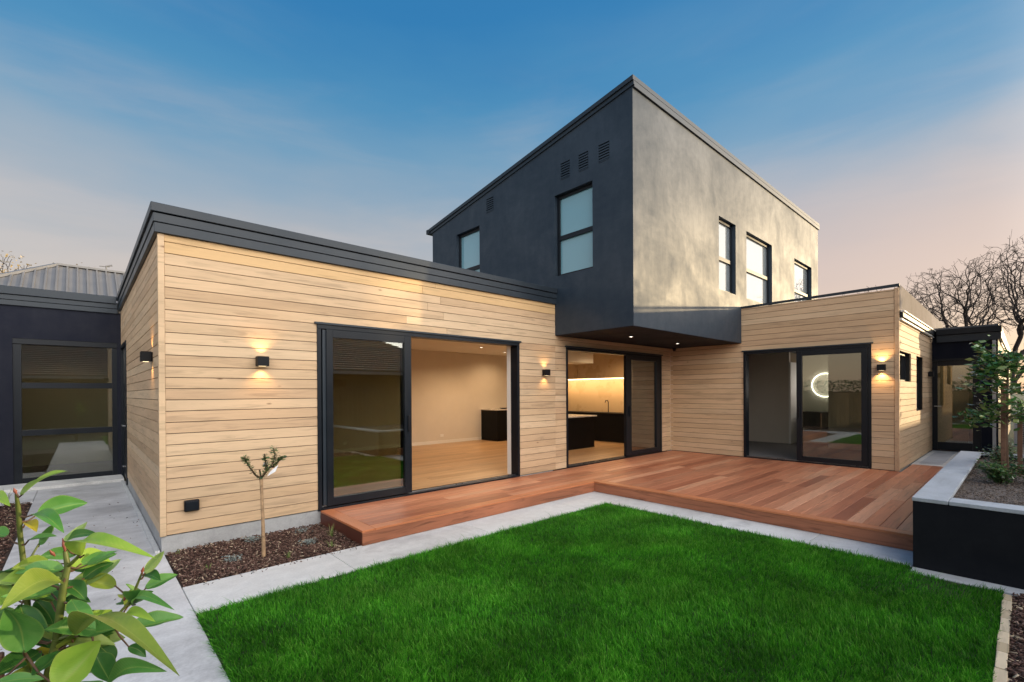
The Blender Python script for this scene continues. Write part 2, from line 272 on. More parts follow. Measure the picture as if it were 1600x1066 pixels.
def npmesh(name, V, F, mat, rnd=None, parent=None, smooth=False, loc=(0, 0, 0)):
    """V (n,3), F (m,k) uniform polygons, rnd per-vertex value"""
    V = np.asarray(V, np.float32) - np.asarray(loc, np.float32); F = np.asarray(F, np.int32); me = bpy.data.meshes.new(name); k = F.shape[1]
    me.vertices.add(len(V)); me.vertices.foreach_set('co', V.ravel()); me.loops.add(F.size); me.loops.foreach_set('vertex_index', F.ravel())
    me.polygons.add(len(F)); me.polygons.foreach_set('loop_start', np.arange(0, F.size, k, dtype=np.int32)); me.update(calc_edges=True)
    if rnd is not None:
        a = me.attributes.new('rnd', 'FLOAT', 'POINT'); a.data.foreach_set('value', np.asarray(rnd, np.float32))
    if smooth: me.polygons.foreach_set('use_smooth', np.ones(len(F), bool))
    me.materials.append(M[mat]); me.validate(); return link(name, me, loc, parent)
def prism(name, poly, axis, a, b, mat, parent=None):
    """poly: (h, z) points in the wall plane; axis 'x' = wall lies in XZ (a..b are y), 'y' = wall lies in YZ (a..b are x)"""
    n = len(poly); V = [((h, a, z) if axis == 'x' else (a, h, z)) for h, z in poly] + [((h, b, z) if axis == 'x' else (b, h, z)) for h, z in poly]
    F = [tuple(range(n)), tuple(range(2 * n - 1, n - 1, -1))] + [(i, i + n, (i + 1) % n + n, (i + 1) % n) for i in range(n)]
    c = Vector((sum(v[0] for v in V), sum(v[1] for v in V), sum(v[2] for v in V))) / len(V)
    return mesh(name, V, F, mat, parent, c)
def holewall(name, axis, u0, u1, a, b, z0, top, holes, mat, parent):
    """one wall mesh with rectangular openings; top = number or function of u"""
    tp = top if callable(top) else (lambda u: top)
    cuts = sorted({u0, u1, *[h for q in holes for h in q[:2] if u0 < h < u1]}); V = []; F = []
    def pr(ua, ub, za0, za1, zb0, zb1):
        k = len(V); P = [(ua, za0), (ub, zb0), (ub, zb1), (ua, za1)]
        for d in (a, b):
            for h, z in P: V.append((h, d, z) if axis == 'x' else (d, h, z))
        F.extend([(k, k + 1, k + 2, k + 3), (k + 7, k + 6, k + 5, k + 4)] + [(k + i, k + 4 + i, k + 4 + (i + 1) % 4, k + (i + 1) % 4) for i in range(4)])
    for ua, ub in zip(cuts[:-1], cuts[1:]):
        m = (ua + ub) / 2; hs = sorted([(q[2], q[3]) for q in holes if q[0] <= m <= q[1]]); z = z0
        for h0, h1 in hs:
            if h0 > z + 1e-4: pr(ua, ub, z, h0, z, h0)
            z = h1
        if z < min(tp(ua), tp(ub)) - 1e-3: pr(ua, ub, z, tp(ua), z, tp(ub))
    c = Vector(V[0]); return mesh(name, V, F, mat, parent, c)
def clad(axis, fa, fb, u0, u1, z0, z1, holes, parent, pitch=.11, gold=99., seed=0, maxlen=4.4):
    """horizontal weatherboards, each one an object; fa..fb = face positions across the board"""
    rg = random.Random(seed); z = z0
    while z < z1 - .012:
        zt = min(z + pitch, z1); segs = [(u0, u1, z, zt)]
        for h0, h1, hz0, hz1 in holes:
            new = []
            for s0, s1, a, b in segs:
                if h1 <= s0 or h0 >= s1 or hz1 <= a + .004 or hz0 >= b - .004: new.append((s0, s1, a, b)); continue
                if h0 > s0 + .01: new.append((s0, h0, a, b))
                if h1 < s1 - .01: new.append((h1, s1, a, b))
                m0, m1 = max(s0, h0), min(s1, h1)
                if hz0 > a + .012: new.append((m0, m1, a, min(b, hz0)))
                if hz1 < b - .012: new.append((m0, m1, max(a, hz1), b))
            segs = new
        for s0, s1, a, b in segs:
            parts = [s0]
            while s1 - parts[-1] > maxlen:
                parts.append(parts[-1] + rg.uniform(.45, .95) * maxlen if s1 - parts[-1] > maxlen * 1.4 else (parts[-1] + s1) / 2 + rg.uniform(-.5, .5))
            parts.append(s1)
            for p0, p1 in zip(parts[:-1], parts[1:]):
                j = rg.uniform(0, .0012); g = .0055
                board('cladding_board', axis, p0 + (.0012 if p0 > s0 else 0), p1 - (.0012 if p1 < s1 else 0), fa + (j if fb > fa else -j), fb, a + .0005, b - g, 'cedar_gold' if (b > gold) else 'cedar', parent, .002)
        z += pitch
def tube(paths, sides=6):
    """paths: list of [(x,y,z,r),...] -> V,F quads"""
    V = []; F = []
    for P in paths:
        n = len(P); prev = None; k0 = len(V); pts = [Vector(p[:3]) for p in P]
        for i in range(n):
            d = (pts[min(i + 1, n - 1)] - pts[max(i - 1, 0)]).normalized()
            if prev is None: prev = d.orthogonal().normalized()
            a = (prev - d * prev.dot(d)).normalized(); prev = a; b = d.cross(a)
            for s in range(sides):
                t = 2 * math.pi * s / sides; V.append(tuple(pts[i] + (a * math.cos(t) + b * math.sin(t)) * P[i][3]))
        for i in range(n - 1):
            for s in range(sides): F.append((k0 + i * sides + s, k0 + i * sides + (s + 1) % sides, k0 + (i + 1) * sides + (s + 1) % sides, k0 + (i + 1) * sides + s))
    return V, F
# ------------------------------------------------------------------ ground, paths
L_ = 9.687; ZD = .158; YE = 5.8; YT = -1.61; XT = 5.66; W_ = -4.19; XP = 13.93
box('ground', -300, 300, -300, 300, -.5, -.06, 'ground')['kind'] = 'structure'
gs = box('lawn_soil', -4.0, 4.80, -5.52, -1.70, -.059, -.012, 'turf_soil'); gs['kind'] = 'structure'
def structure(name, loc):
    o = bpy.data.objects.new(name, None); COL.objects.link(o); o.location = loc; WL[o.name] = Vector(loc); o['kind'] = 'structure'; return o
pth = structure('concrete_path', (-.5, 1, 0))
for a, b in ((-3.6, 2.05), (2.054, 5.19)): box('slab', -1.08, .02, a, b, -.058, 0, 'path', pth, .003)
box('slab', -6.0, -1.084, 4.05, 5.19, -.058, 0, 'path', pth, .003)
box('threshold_slab', -6.0, -.002, 5.195, YE - .002, -.058, .048, 'edge', pth, .004)
box('path_nib', -.045, -.003, .03, 5.19, .0, .022, 'edge', pth, .003)
brd = structure('concrete_border', (2, -1.4, 0))
xs = [.025, 1.20, 2.75, 4.30, 5.305]
for a, b in zip(xs[:-1], xs[1:]): box('slab', a, b - .005, -1.70, -1.105, -.058, .0, 'edge', brd, .003)
ys = [-4.972, -4.15, -2.95, -1.705]
for a, b in zip(ys[:-1], ys[1:]): box('slab', 4.80, 5.30, a, b - .005, -.058, 0, 'edge', brd, .003)
for a, b in ((-6.4, -4.977),): box('slab', 4.62, 5.0, a, b, -.058, -.002, 'edge', brd, .003)
sb = structure('garden_bed_soil', (.8, -.5, 0))
box('soil', .03, 1.62, -1.10, -.0, -.058, -.02, 'soil', sb); box('soil', -6.0, -1.085, -3.0, 4.045, -.058, -.02, 'soil', sb); box('soil', -4.0, 4.61, -7.6, -5.57, -.058, -.015, 'soil', sb); box('soil', -4., .6, -5.52, -3.61, -.0585, -.014, 'soil', sb)
def chips(name, x0, x1, y0, y1, n, mat, size, label, z=-.02, hz=.03, grp=None):
    P = np.stack([RNG.uniform(x0, x1, n), RNG.uniform(y0, y1, n), z + RNG.uniform(0, 1, n) ** 1.5 * hz], 1)
    hgt = .012 * np.sin(P[:, 0] * 9 + 1) * np.sin(P[:, 1] * 8); P[:, 2] += hgt + .008
    sx = RNG.uniform(.4, 1, n) * size; sy = RNG.uniform(.25, .5, n) * size * .6; sz = RNG.uniform(.08, .2, n) * size
    yaw = RNG.uniform(0, 6.28, n); ti = RNG.normal(0, .45, n); B = np.array([(a, b, c) for a in (-.5, .5) for b in (-.5, .5) for c in (-.5, .5)])
    B = B[None] * np.stack([sx, sy, sz], 1)[:, None]; B = B * (1 + RNG.uniform(-.25, .25, B.shape))
    ct, st = np.cos(ti)[:, None], np.sin(ti)[:, None]; X = B[..., 0] * ct - B[..., 2] * st; Z = B[..., 0] * st + B[..., 2] * ct; Y = B[..., 1]
    t2 = RNG.normal(0, .4, n)[:, None]; Y, Z = Y * np.cos(t2) - Z * np.sin(t2), Y * np.sin(t2) + Z * np.cos(t2)
    cy, sy_ = np.cos(yaw)[:, None], np.sin(yaw)[:, None]; V = np.stack([X * cy - Y * sy_, X * sy_ + Y * cy, Z], -1) + P[:, None]
    F = np.array([(0, 1, 3, 2), (4, 6, 7, 5), (0, 4, 5, 1), (2, 3, 7, 6), (0, 2, 6, 4), (1, 5, 7, 3)])
    F = (F[None] + (np.arange(n) * 8)[:, None, None]).reshape(-1, 4); r = np.repeat(RNG.uniform(0, 1, n), 8)
    o = npmesh(name, V.reshape(-1, 3), F, mat, r, loc=((x0 + x1) / 2, (y0 + y1) / 2, 0)); return tag(o, label, 'mulch', grp, 'stuff')
chips('bark_mulch', .04, 1.60, -1.095, -.012, 11000, 'chips', .034, 'red brown bark mulch in the bed below the long timber wall')
chips('bark_mulch', -3.2, -1.10, .0, 4.03, 12000, 'chips', .04, 'red brown bark mulch in the bed left of the path')
chips('bark_mulch', 2.6, 4.61, -6.4, -5.58, 9000, 'chips', .036, 'dark bark mulch outside the timber lawn edging')
chips('blown_bark', -.95, .0, -1.5, 3.5, 60, 'chips', .022, 'stray bark chips blown onto the concrete path', z=0., hz=.002)
chips('blown_bark', .1, 1.5, -1.20, -1.10, 60, 'chips', .02, 'stray bark chips on the concrete border beside the bark bed', z=0., hz=.002)
# ------------------------------------------------------------------ lawn
def lawn():
    n = 205000; x = RNG.uniform(.02, 4.80, n * 2); y = RNG.uniform(-5.53, -1.72, n * 2)
    # keep where the camera could stand near; thin out far left corner close to the camera
    keep = (y > -5.6) & (x > .02 + .02 * np.sin(y * 17)) & ((y > -4.96) | (x < 4.60 + .05 * np.sin(y * 11)))
    d = np.hypot(x + .56, y + 5.64); keep &= (RNG.uniform(0, 1, len(x)) < np.clip(1.35 - d * .14, .45, 1.0))
    x = x[keep]; y = y[keep]
    # bare, thin patch near the planter corner
    thin = np.exp(-(((x - 4.35) / .25) ** 2 + ((y + 5.2) / .3) ** 2)); k = RNG.uniform(0, 1, len(x)) > thin * .6; x = x[k]; y = y[k]; n = len(x)
    tuft = np.sin(x * 23 + np.sin(y * 19) * 2) * np.sin(y * 27 + np.sin(x * 15) * 2); big = np.sin(x * 3.1 + 1.2 * np.sin(y * 2.3)) * np.sin(y * 3.7 + x)
    h = (.043 + .010 * tuft + .007 * big) * RNG.uniform(.6, 1.35, n); h *= np.where(RNG.uniform(0, 1, n) < .03, 1.6, 1)
    wd = RNG.uniform(.0013, .0025, n); yaw = RNG.uniform(0, 6.283, n); lean = np.abs(RNG.normal(.28, .28, n)) + .05
    la = RNG.uniform(0, 6.283, n) * .75 + 1.0 + 1.2 * np.sin(x * 2.2 + y * 1.7); dx, dy = np.cos(la), np.sin(la); e1 = np.clip((.10 - (x - .03)) / .10, 0, 1) * .9; e2 = np.clip((.08 - (-1.72 - y)) / .08, 0, 1) * .8; dx = dx * (1 - e1) - e1; dy = dy * (1 - e2) + e2; lean = lean * (1 + e1 * 1.2 + e2 * .8); wx, wy = np.cos(yaw) * wd, np.sin(yaw) * wd
    z0 = np.full(n, -.014)
    def P(a, t, s): return np.stack([x + dx * h * lean * t + wx * s, y + dy * h * lean * t + wy * s, z0 + h * a], 1)
    V = np.stack([P(0, 0, -1), P(0, 0, 1), P(.55, .35, -.8), P(.55, .35, .8), P(.93, 1., 0)], 1)
    i = np.arange(n)[:, None] * 5; F = np.concatenate([i + np.array([[0, 1, 3]]), i + np.array([[0, 3, 2]]), i + np.array([[2, 3, 4]])])
    r = np.clip(RNG.beta(2.2, 2.6, n) + .12 * tuft + .10 * big, 0, .95); r = np.where(RNG.uniform(0, 1, n) < .006, 1., r)
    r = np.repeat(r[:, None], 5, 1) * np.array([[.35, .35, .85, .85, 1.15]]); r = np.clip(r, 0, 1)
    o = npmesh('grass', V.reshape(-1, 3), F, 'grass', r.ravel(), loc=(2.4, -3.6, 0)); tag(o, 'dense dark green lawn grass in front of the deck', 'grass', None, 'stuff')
lawn()
ed = empty('lawn_edging', (3.5, -5.55, 0), 'pale timber board edging along the right side of the lawn', 'edging')
x = 4.52
for ln in (.14, .22, .17, .26, .20, .15, .24, .28, .21, .30, .26, .34, .3, .4, .5, .6): box('edging_board', x - ln + .005, x, -5.575 + random.uniform(-.004, .004), -5.527 + random.uniform(-.004, .004), -.05, .012 + random.uniform(-.003, .003), 'pine', ed, .003); x -= ln
for xx in (4.30, 3.72, 3.05, 2.2): box('peg', xx - .018, xx + .018, -5.63, -5.574, -.05, .004, 'pine', ed, .003)
# ------------------------------------------------------------------ house shell
H = empty('house', (L_ / 2, 1, 0), 'modern timber clad house with a dark cantilevered upper storey and sliding doors', 'house')
D1 = (1.496, 4.776, ZD - .01, 2.358); D2 = (5.948, 9.265, ZD - .01, 2.358); D3 = (-3.815, -1.652, ZD - .01, 2.358)
E1 = (4.42, 5.72, .04, 2.44)                                   # door in the left end wall
CW1 = (9.80, 10.98, 1.70, 2.22); CW2 = (11.62, 12.55, 1.13, 2.22)
def plus(h, e): return (h[0] - e, h[1] + e, h[2], h[3] + e)
# long wall
clad('x', 0, .020, .046, XT, .166, 3.10, [D1], H, gold=3.0, seed=1)
clad('x', 0, .020, XT, L_, .166, 2.55, [D2], H, seed=2)
holewall('wall_backing', 'x', .022, XT + .01, .0215, .09, .16, 3.28, [D1], 'wrap', H)
holewall('wall_backing', 'x', XT + .01, L_ + .1, .0215, .09, .16, 2.56, [D2], 'wrap', H)
holewall('interior_wall', 'x', .10, L_ + .1, .0905, .15, .16, 2.66, [D1, D2], 'paintwhite', H)
box('corner_board', -.007, .045, -.007, .045, .160, 3.098, 'cedar', H, .002)
box('plinth', .006, 5.6, .012, .2, -.05, .155, 'plinth', H)
# left end wall (faces left)
clad('y', 0, .020, .046, YE, .166, 3.10, [E1], H, seed=3)
for o in [o for o in COL.objects if o.name.startswith('cladding_board') and abs(o.rotation_euler[2] - math.pi / 2) < .01]: pass
holewall('wall_backing', 'y', .09, YE, .0215, .09, .16, 3.28, [E1], 'wrap', H)
box('plinth', .008, .09, .2, 4.42, -.05, .155, 'plinth', H)
# right wing face (faces left towards the deck)
clad('y', L_, L_ + .020, W_ + .058, YT, .166, 3.275, [D3], H, seed=4)
clad('y', L_, L_ + .020, YT, -.002, .166, 2.55, [D3], H, seed=5)
holewall('wall_backing', 'y', W_ + .03, 0, L_ + .0215, L_ + .09, .05, 3.27, [D3], 'wrap', H)
holewall('interior_wall', 'y', W_ + .1, -.05, L_ + .0905, L_ + .15, .16, 2.62, [D3], 'paintwhite', H)
box('corner_board', L_ - .007, L_ + .040, W_ - .007, W_ + .055, .160, 3.285, 'cedar', H, .002)
# right wing front face
clad('x', W_, W_ + .020, L_ + .042, XP, .166, 2.73, [CW1, CW2], H, seed=6)
holewall('wall_backing', 'x', L_ + .03, XP, W_ + .0215, W_ + .09, .05, 2.88, [CW1, CW2], 'wrap', H)
box('interior_wall', L_ + .16, 13.2, W_ + .10, W_ + .15, .16, 1.69, 'paintwhite', H)
# flashings and fascias
def fascia_run(name, pts): pass
box('fascia_board', -.035, XT + .0, -.035, -.002, 3.095, 3.187, 'metal', H, .003)
box('fascia_board', -.044, XT + .0, -.044, -.002, 3.192, 3.276, 'metal', H, .003)
box('roof_flashing', -.062, XT + .0, -.062, .10, 3.284, 3.368, 'metal', H, .004)
box('fascia_board', -.034, -.002, -.001, YE, 3.096, 3.188, 'metal', H, .003)
box('fascia_board', -.043, -.002, -.001, YE, 3.193, 3.277, 'metal', H, .003)
box('roof_flashing', -.0615, .10, .101, YE, 3.285, 3.367, 'metal', H, .004)
box('roof', .10, XT + 2, .10, YE + .1, 3.25, 3.30, 'galv', H)
prism('roof_flashing', [(YT + .01, 3.272), (W_ - .014, 3.306), (W_ - .014, 3.352), (YT + .01, 3.312)], 'y', L_ - .018, L_ + .03, 'metal', H)
box('roof', L_ + .03, 16.4, W_ + .02, YE, 3.20, 3.27, 'galv', H)
prism('sheen_fascia', [(L_ + .034, 2.905), (16.0, 2.905), (16.0, 3.24), (L_ + .034, 3.335)], 'x', W_ - .016, W_ + .018, 'fasciasheen', H)
box('eave_trim', L_ + .044, XP - .0, W_ - .075, W_ - .018, 2.872, 2.900, 'gutterwhite', H, .003)
box('gutter', L_ + .044, XP - .0, W_ - .055, W_ - .018, 2.79, 2.868, 'frame', H, .003)
box('eave_trim', L_ + .044, XP - .0, W_ - .040, W_ - .002, 2.735, 2.772, 'gutterwhite', H, .003)
# ---- upper storey
def toproof(y): return 6.26 + (y - YT) * (5.41 - 6.26) / (3.92 - YT)
WA = [(2.13, 2.96, 3.585, 5.07), (-.84, 0.0, 3.585, 5.02)]
TV = [(-.354, -.151), (-.755, -.553), (-1.177, -.968), (1.67, 1.90)]
holewall('tower_wall', 'y', YT, 3.92, XT, XT + .16, 3.0, toproof, [(a, b, c, d_) for a, b, c, d_ in WA] + [(a, b, 5.25, 5.545) for a, b in TV], 'tower', H)
box('tower_wall', XT, XT + .16, YT, -.002, 2.55, 2.9999, 'tower', H)
WB = [(8.63, 9.42, 3.53, 4.965), (9.97, 11.48, 3.53, 4.972), (13.07, 14.52, 3.53, 4.975)]
holewall('tower_wall', 'x', XT + .16, 15.12, YT, YT + .16, 2.55, 6.26, WB, 'tower', H)
box('tower_wall', 14.96, 15.12, YT + .16, 3.92, 3.1, 5.40, 'tower', H); box('tower_wall', XT + .16, 14.96, 3.80, 3.92, 3.3, 5.40, 'tower', H)
box('soffit', XT + .005, L_ + .03, YT + .005, .0, 2.545, 2.62, 'darkwall', H)
box('upper_floor', XT + .16, 14.96, .0, 3.8, 2.9, 3.1, 'wrap', H)
prism('tower_roof', [(YT - .035, toproof(YT) + .006), (4.0, toproof(4.0) + .006), (4.0, toproof(4.0) + .07), (YT - .035, toproof(YT) + .075)], 'y', XT - .045, 15.16, 'metal', H)
prism('roof_flashing', [(YT - .0352, toproof(YT) - .06), (4.02, toproof(4.0) - .06), (4.02, toproof(4.0) + .004), (YT - .0352, toproof(YT) + .004)], 'y', XT - .022, XT - .001, 'metal', H)
box('roof_flashing', XT - .0, 15.16, YT - .034, YT - .001, 6.17, 6.262, 'metal', H, .003)
box('gutter', XT - .05, 15.1, 4.0, 4.12, 5.36, 5.46, 'frame', H)
# vents with louvre slats
for a, b in TV:
    vt = box('vent', XT + .03, XT + .05, a, b, 5.25, 5.545, 'wrap', H)
    for z0 in (5.25, 5.533): box('frame', XT - .006, XT + .029, a, b, z0, z0 + .014, 'tower', vt)
    for k in range(6):
        z = 5.275 + k * .043; s = prism('slat', [(0, 0)] * 0 or [(a + .004, z), (b - .004, z), (b - .004, z + .024), (a + .004, z + .024)], 'y', XT - .002, XT + .024, 'tower', vt)
def sash_window(axis, a, b, z0, z1, face, inn, rail, pane, parent=H, fr=.055):
    """recessed two pane window; inn = direction into the wall"""
    f0, f1 = face + inn * .075, face + inn * .135
    def bx(name, u0, u1, za, zb, d0, d1, mat, par):
        return box(name, u0, u1, d0, d1, za, zb, mat, par) if axis == 'x' else box(name, d0, d1, u0, u1, za, zb, mat, par)
    wdw = bx('window', a, b, z0, z1, face + inn * .15, face + inn * .155, 'wrap', parent)
    bx('frame', a, a + fr, z0, z1, f0, f1, 'frame', wdw); bx('frame', b - fr, b, z0, z1, f0, f1, 'frame', wdw)
    bx('frame', a + fr, b - fr, z1 - fr, z1, f0, f1, 'frame', wdw); bx('frame', a + fr, b - fr, z0, z0 + fr * .8, f0, f1, 'frame', wdw)
    if rail: bx('rail', a + fr, b - fr, rail - .04, rail + .035, f0 - inn * .006, f1, 'frame', wdw)
    lv = [z0 + fr * .8] + ([rail - .04, rail + .035] if rail else []) + [z1 - fr]
    for i in range(0, len(lv), 2): bx('pane', a + fr, b - fr, lv[i], lv[i + 1], face + inn * .105, face + inn * .112, pane, wdw)
    return wdw
sash_window('y', 2.13, 2.96, 3.585, 5.07, XT, 1, 4.24, 'skyblue_pane'); sash_window('y', -.84, 0, 3.585, 5.02, XT, 1, 4.27, 'skyblue_pane')
for a, b, c, d_ in WB: sash_window('x', a, b, c, d_, YT, 1, 4.19, 'skypane')
sash_window('x', *CW1, W_, 1, None, 'glass', fr=.04); sash_window('x', *CW2, W_, 1, None, 'skypane', fr=.04)
# ---- sliding doors
def slider(axis, h, face, out, split0, split1, gl0, gl1, side, hz, parent=H):
    """h = opening, out = outward direction of the wall, sash between split0 and split1 with glass gl0..gl1"""
    a, b, z0, z1 = h
    def bx(name, u0, u1, za, zb, d0, d1, mat, par, bev=.002):
        d0, d1 = face + out * d0, face + out * d1
        return box(name, u0, u1, d0, d1, za, zb, mat, par, bev) if axis == 'x' else box(name, d0, d1, u0, u1, za, zb, mat, par, bev)
    d = bx('sliding_door', a, b, z1 - .05, z1, -.16, .012, 'frame', parent)
    bx('frame', a, a + .045, z0, z1 - .051, -.16, .012, 'frame', d); bx('frame', b - .045, b, z0, z1 - .051, -.16, .012, 'frame', d)
    bx('track', a + .046, b - .046, z0, z0 + .03, -.16, .03, 'frame', d); bx('track', a + .046, b - .046, z0 + .031, z0 + .043, -.05, -.044, 'metalgrey', d, 0)
    bx('flashing', a - .03, b + .03, z1 + .001, z1 + .026, -.02, .03, 'metal', d)
    s = bx('sash', split0, split0 + (gl0 - split0), z0 + .045, z1 - .052, -.045, .022, 'frame', d)
    par = d
    bx('sash', gl1, split1, z0 + .045, z1 - .052, -.045, .022, 'frame', par)
    bx('sash', gl0 + .0005, gl1 - .0005, z1 - .145, z1 - .053, -.045, .021, 'frame', par); bx('sash', gl0 + .0005, gl1 - .0005, z0 + .046, z0 + .135, -.045, .021, 'frame', par)
    bx('glass_pane', gl0, gl1, z0 + .135, z1 - .145, -.016, -.009, 'glass', par, 0)
    hx = (gl1 + split1) / 2 if side > 0 else (gl0 + split0) / 2
    bx('handle', hx - .012, hx + .012, hz - .11, hz + .11, .023, .045, 'lampblack', par, .004)
    return d
d1 = slider('x', D1, 0, -1, 1.60, 2.745, 1.677, 2.645, 1, 1.13)
slider('x', D2, 0, -1, 7.83, 9.18, 8.02, 9.02, -1, 1.13)
slider('y', D3, L_, -1, -3.765, -2.645, -3.672, -2.735, 1, 1.13)
# second, fixed sash stacked behind the sliding leaf of the large door
box('sash', 1.545, 1.598, .05, .10, .205, 2.305, 'frame', d1, .002); box('sash', 1.56, 1.61, .0, .048, .205, 2.30, 'metal', d1, .002)
box('glass_pane', 1.62, 2.70, .070, .076, .26, 2.25, 'glass', d1); box('sash', 2.64, 2.72, .05, .10, .205, 2.305, 'frame', d1, .002)
box('reveal', 4.735, 4.74, .155, .26, .17, 2.36, 'reveal', d1); box('reveal', 1.5, 4.78, .152, .24, 2.36, 2.40, 'reveal', d1)
# door in the left end wall
ed_ = box('side_door', .02, .07, 4.48, 5.66, .05, 2.38, 'frame', H, .002)
box('frame', -.012, .10, 4.42, 4.478, .04, 2.44, 'frame', ed_); box('frame', -.012, .10, 5.662, 5.72, .04, 2.44, 'frame', ed_); box('frame', -.012, .10, 4.4785, 5.6615, 2.382, 2.44, 'frame', ed_)
for z in (1.00, .32): box('handle', -.05, .018, 4.60, 4.63, z, z + .025, 'metalgrey', ed_, .003)
box('handle', -.05, -.032, 4.632, 4.76, 1.0, 1.025, 'metalgrey', ed_, .003)
# ---- left block: dark wall with a three light window
G = (-1.40, -.06, .05, 2.50)
holewall('dark_wall', 'x', -7, -.003, YE, YE + .15, .0, 3.06, [G], 'darkwall', H)
box('fascia_board', -7, -.045, YE - .03, YE - .001, 3.045, 3.13, 'metal', H, .003); box('fascia_board', -7, -.046, YE - .04, YE - .001, 3.135, 3.215, 'metal', H, .003)
box('roof_flashing', -7, -.064, YE - .065, YE + .1, 3.223, 3.355, 'metal', H, .004)
box('roof', -7, .1, YE + .10, 12, 3.2, 3.26, 'galv', H)
gw = box('glazed_wall', G[0], G[1], YE + .08, YE + .12, 2.40, 2.50, 'frame', H, .002)
box('frame', G[0], G[0] + .10, YE + .02, YE + .12, .05, 2.399, 'frame', gw); box('frame', G[1] - .07, G[1], YE + .02, YE + .12, .05, 2.399, 'frame', gw)
box('frame', G[0], G[1], YE + .01, YE + .079, 2.41, 2.50, 'frame', gw)
for z0, z1 in ((.052, .13), (.845, .945), (1.655, 1.755)): box('rail', G[0] + .101, G[1] - .071, YE + .03, YE + .11, z0, z1, 'frame', gw)
for z0, z1 in ((.13, .845), (.945, 1.655), (1.755, 2.40)): box('pane', G[0] + .1, G[1] - .07, YE + .066, YE + .073, z0, z1, 'glass', gw)
# ---- porch block on the right
PD = (-4.995, -4.150, ZD, 2.25)
holewall('porch_wall', 'y', -5.25, W_ + .0, XP, XP + .12, .0, 2.93, [PD], 'darkwall', H)
box('porch_fascia', XP - .06, XP - .001, -5.30, W_ - .08, 2.62, 2.78, 'metal', H, .003); box('porch_fascia', XP - .10, XP - .001, -5.31, W_ - .08, 2.785, 2.91, 'frame', H, .004)
box('side_wall', XP + .125, 26, -5.25, -5.15, .0, 2.62, 'tanwall', H); box('porch_fascia', XP - .001, 26, -5.30, -5.255, 2.66, 2.90, 'metal', H); box('roof', XP - .05, 26, -5.26, W_, 2.915, 2.95, 'galv', H)
box('downpipe', XP - .055, XP - .002, -5.22, -5.165, .16, 2.61, 'gutterwhite', H, .006); box('side_trim', 15.2, 26, -5.275, -5.252, 2.60, 2.64, 'gutterwhite', H)
pdr = box('porch_door', XP + .03, XP + .09, PD[0] + .045, PD[0] + .135, .17, 2.20, 'frame', H, .002)
box('frame', XP + .03, XP + .09, PD[1] - .13, PD[1] - .04, .17, 2.20, 'frame', pdr); box('frame', XP + .03, XP + .09, PD[0] + .136, PD[1] - .131, 2.09, 2.20, 'frame', pdr); box('frame', XP + .03, XP + .09, PD[0] + .136, PD[1] - .131, .17, .35, 'frame', pdr)
box('frame', XP - .01, XP + .10, PD[0], PD[0] + .044, .16, 2.25, 'frame', pdr); box('frame', XP - .01, XP + .10, PD[1] - .039, PD[1], .16, 2.25, 'frame', pdr); box('frame', XP - .01, XP + .10, PD[0] + .045, PD[1] - .04, 2.202, 2.25, 'frame', pdr)
box('pane', XP + .056, XP + .063, PD[0] + .135, PD[1] - .13, .35, 2.09, 'glass', pdr)
box('handle', XP - .03, XP + .028, PD[1] - .10, PD[1] - .075, 1.16, 1.18, 'metalgrey', pdr); box('handle', XP - .03, XP - .015, PD[1] - .2, PD[1] - .101, 1.16, 1.18, 'metalgrey', pdr)
# ------------------------------------------------------------------ interiors
fl = structure('interior_floor', (5, 2, .1))
box('subfloor', .10, 10.75, .16, 5.2, .10, .150, 'wrap', fl)
y = .155; k = 0
while y < 5.12:
    cuts = [.3]; 
    while cuts[-1] < 10.7: cuts.append(min(cuts[-1] + random.uniform(2.0, 3.4), 10.7))
    for a, b in zip(cuts[:-1], cuts[1:]): board('floorboard', 'x', a, b - .002, y, y + .176, .151, .170, 'oak', fl, .0015)
    y += .178
bf = box('carpet', 9.84, 13.6, -4.05, -.06, .12, .168, 'carpet', fl)
box('slab', -6.5, -.03, YE + .15, 9.0, .0, .05, 'carpet', fl)
YB = 5.06
iw = structure('interior_walls', (5, 5, .1))
box('back_wall', 3.55, 10.75, YB, YB + .1, .17, 2.66, 'paintwhite', iw); box('back_wall', .3, 2.9, YB + .9, YB + 1, .17, 2.66, 'paintwhite', iw); box('nib_wall', 3.45, 3.55, YB - .25, YB + 1, .17, 2.66, 'paintwhite', iw)
box('back_wall', 2.9, 3.45, YB + .9, YB + 1, .17, 2.66, 'paintwhite', iw); box('left_wall', .2, .3, .15, 6.0, .17, 2.66, 'paintwhite', iw)
box('skirting', 3.56, 8.05, YB - .014, YB - .001, .171, .255, 'reveal', iw)
box('kitchen_wall', 10.65, 10.75, .15, YB, .17, 2.66, 'splash', iw); box('end_panel', 10.0, 10.64, 1.22, 1.30, .17, 2.66, 'paintwhite', iw)
box('ceiling', .2, 10.75, .095, 6.1, 2.661, 2.74, 'ceil', iw); box('back_closure', .1, 10.8, 6.1, 6.2, .1, 3.2, 'wrap', iw)
# bedroom in the right wing
box('ceiling', 9.84, 14.9, -4.08, -.05, 2.62, 2.70, 'ceil', iw); box('side_wall', 9.69, 14.9, -.05, .09, .17, 2.66, 'paintwhite', iw)
box('back_wall', 13.0, 13.1, -1.50, -.06, .17, 2.62, 'paintwhite', iw); box('door_leaf', 12.9, 13.64, -1.565, -1.52, .18, 2.28, 'reveal', iw)
box('back_wall', 13.6, 13.7, -4.05, -1.0, .17, 2.62, 'paintwhite', iw); box('partition', 12.55, 12.65, -4.05, -2.475, .17, 2.62, 'paintwhite', iw)
box('floor_plinth', 9.69, XP, W_ + .02, .1, -.05, .155, 'plinth', iw)
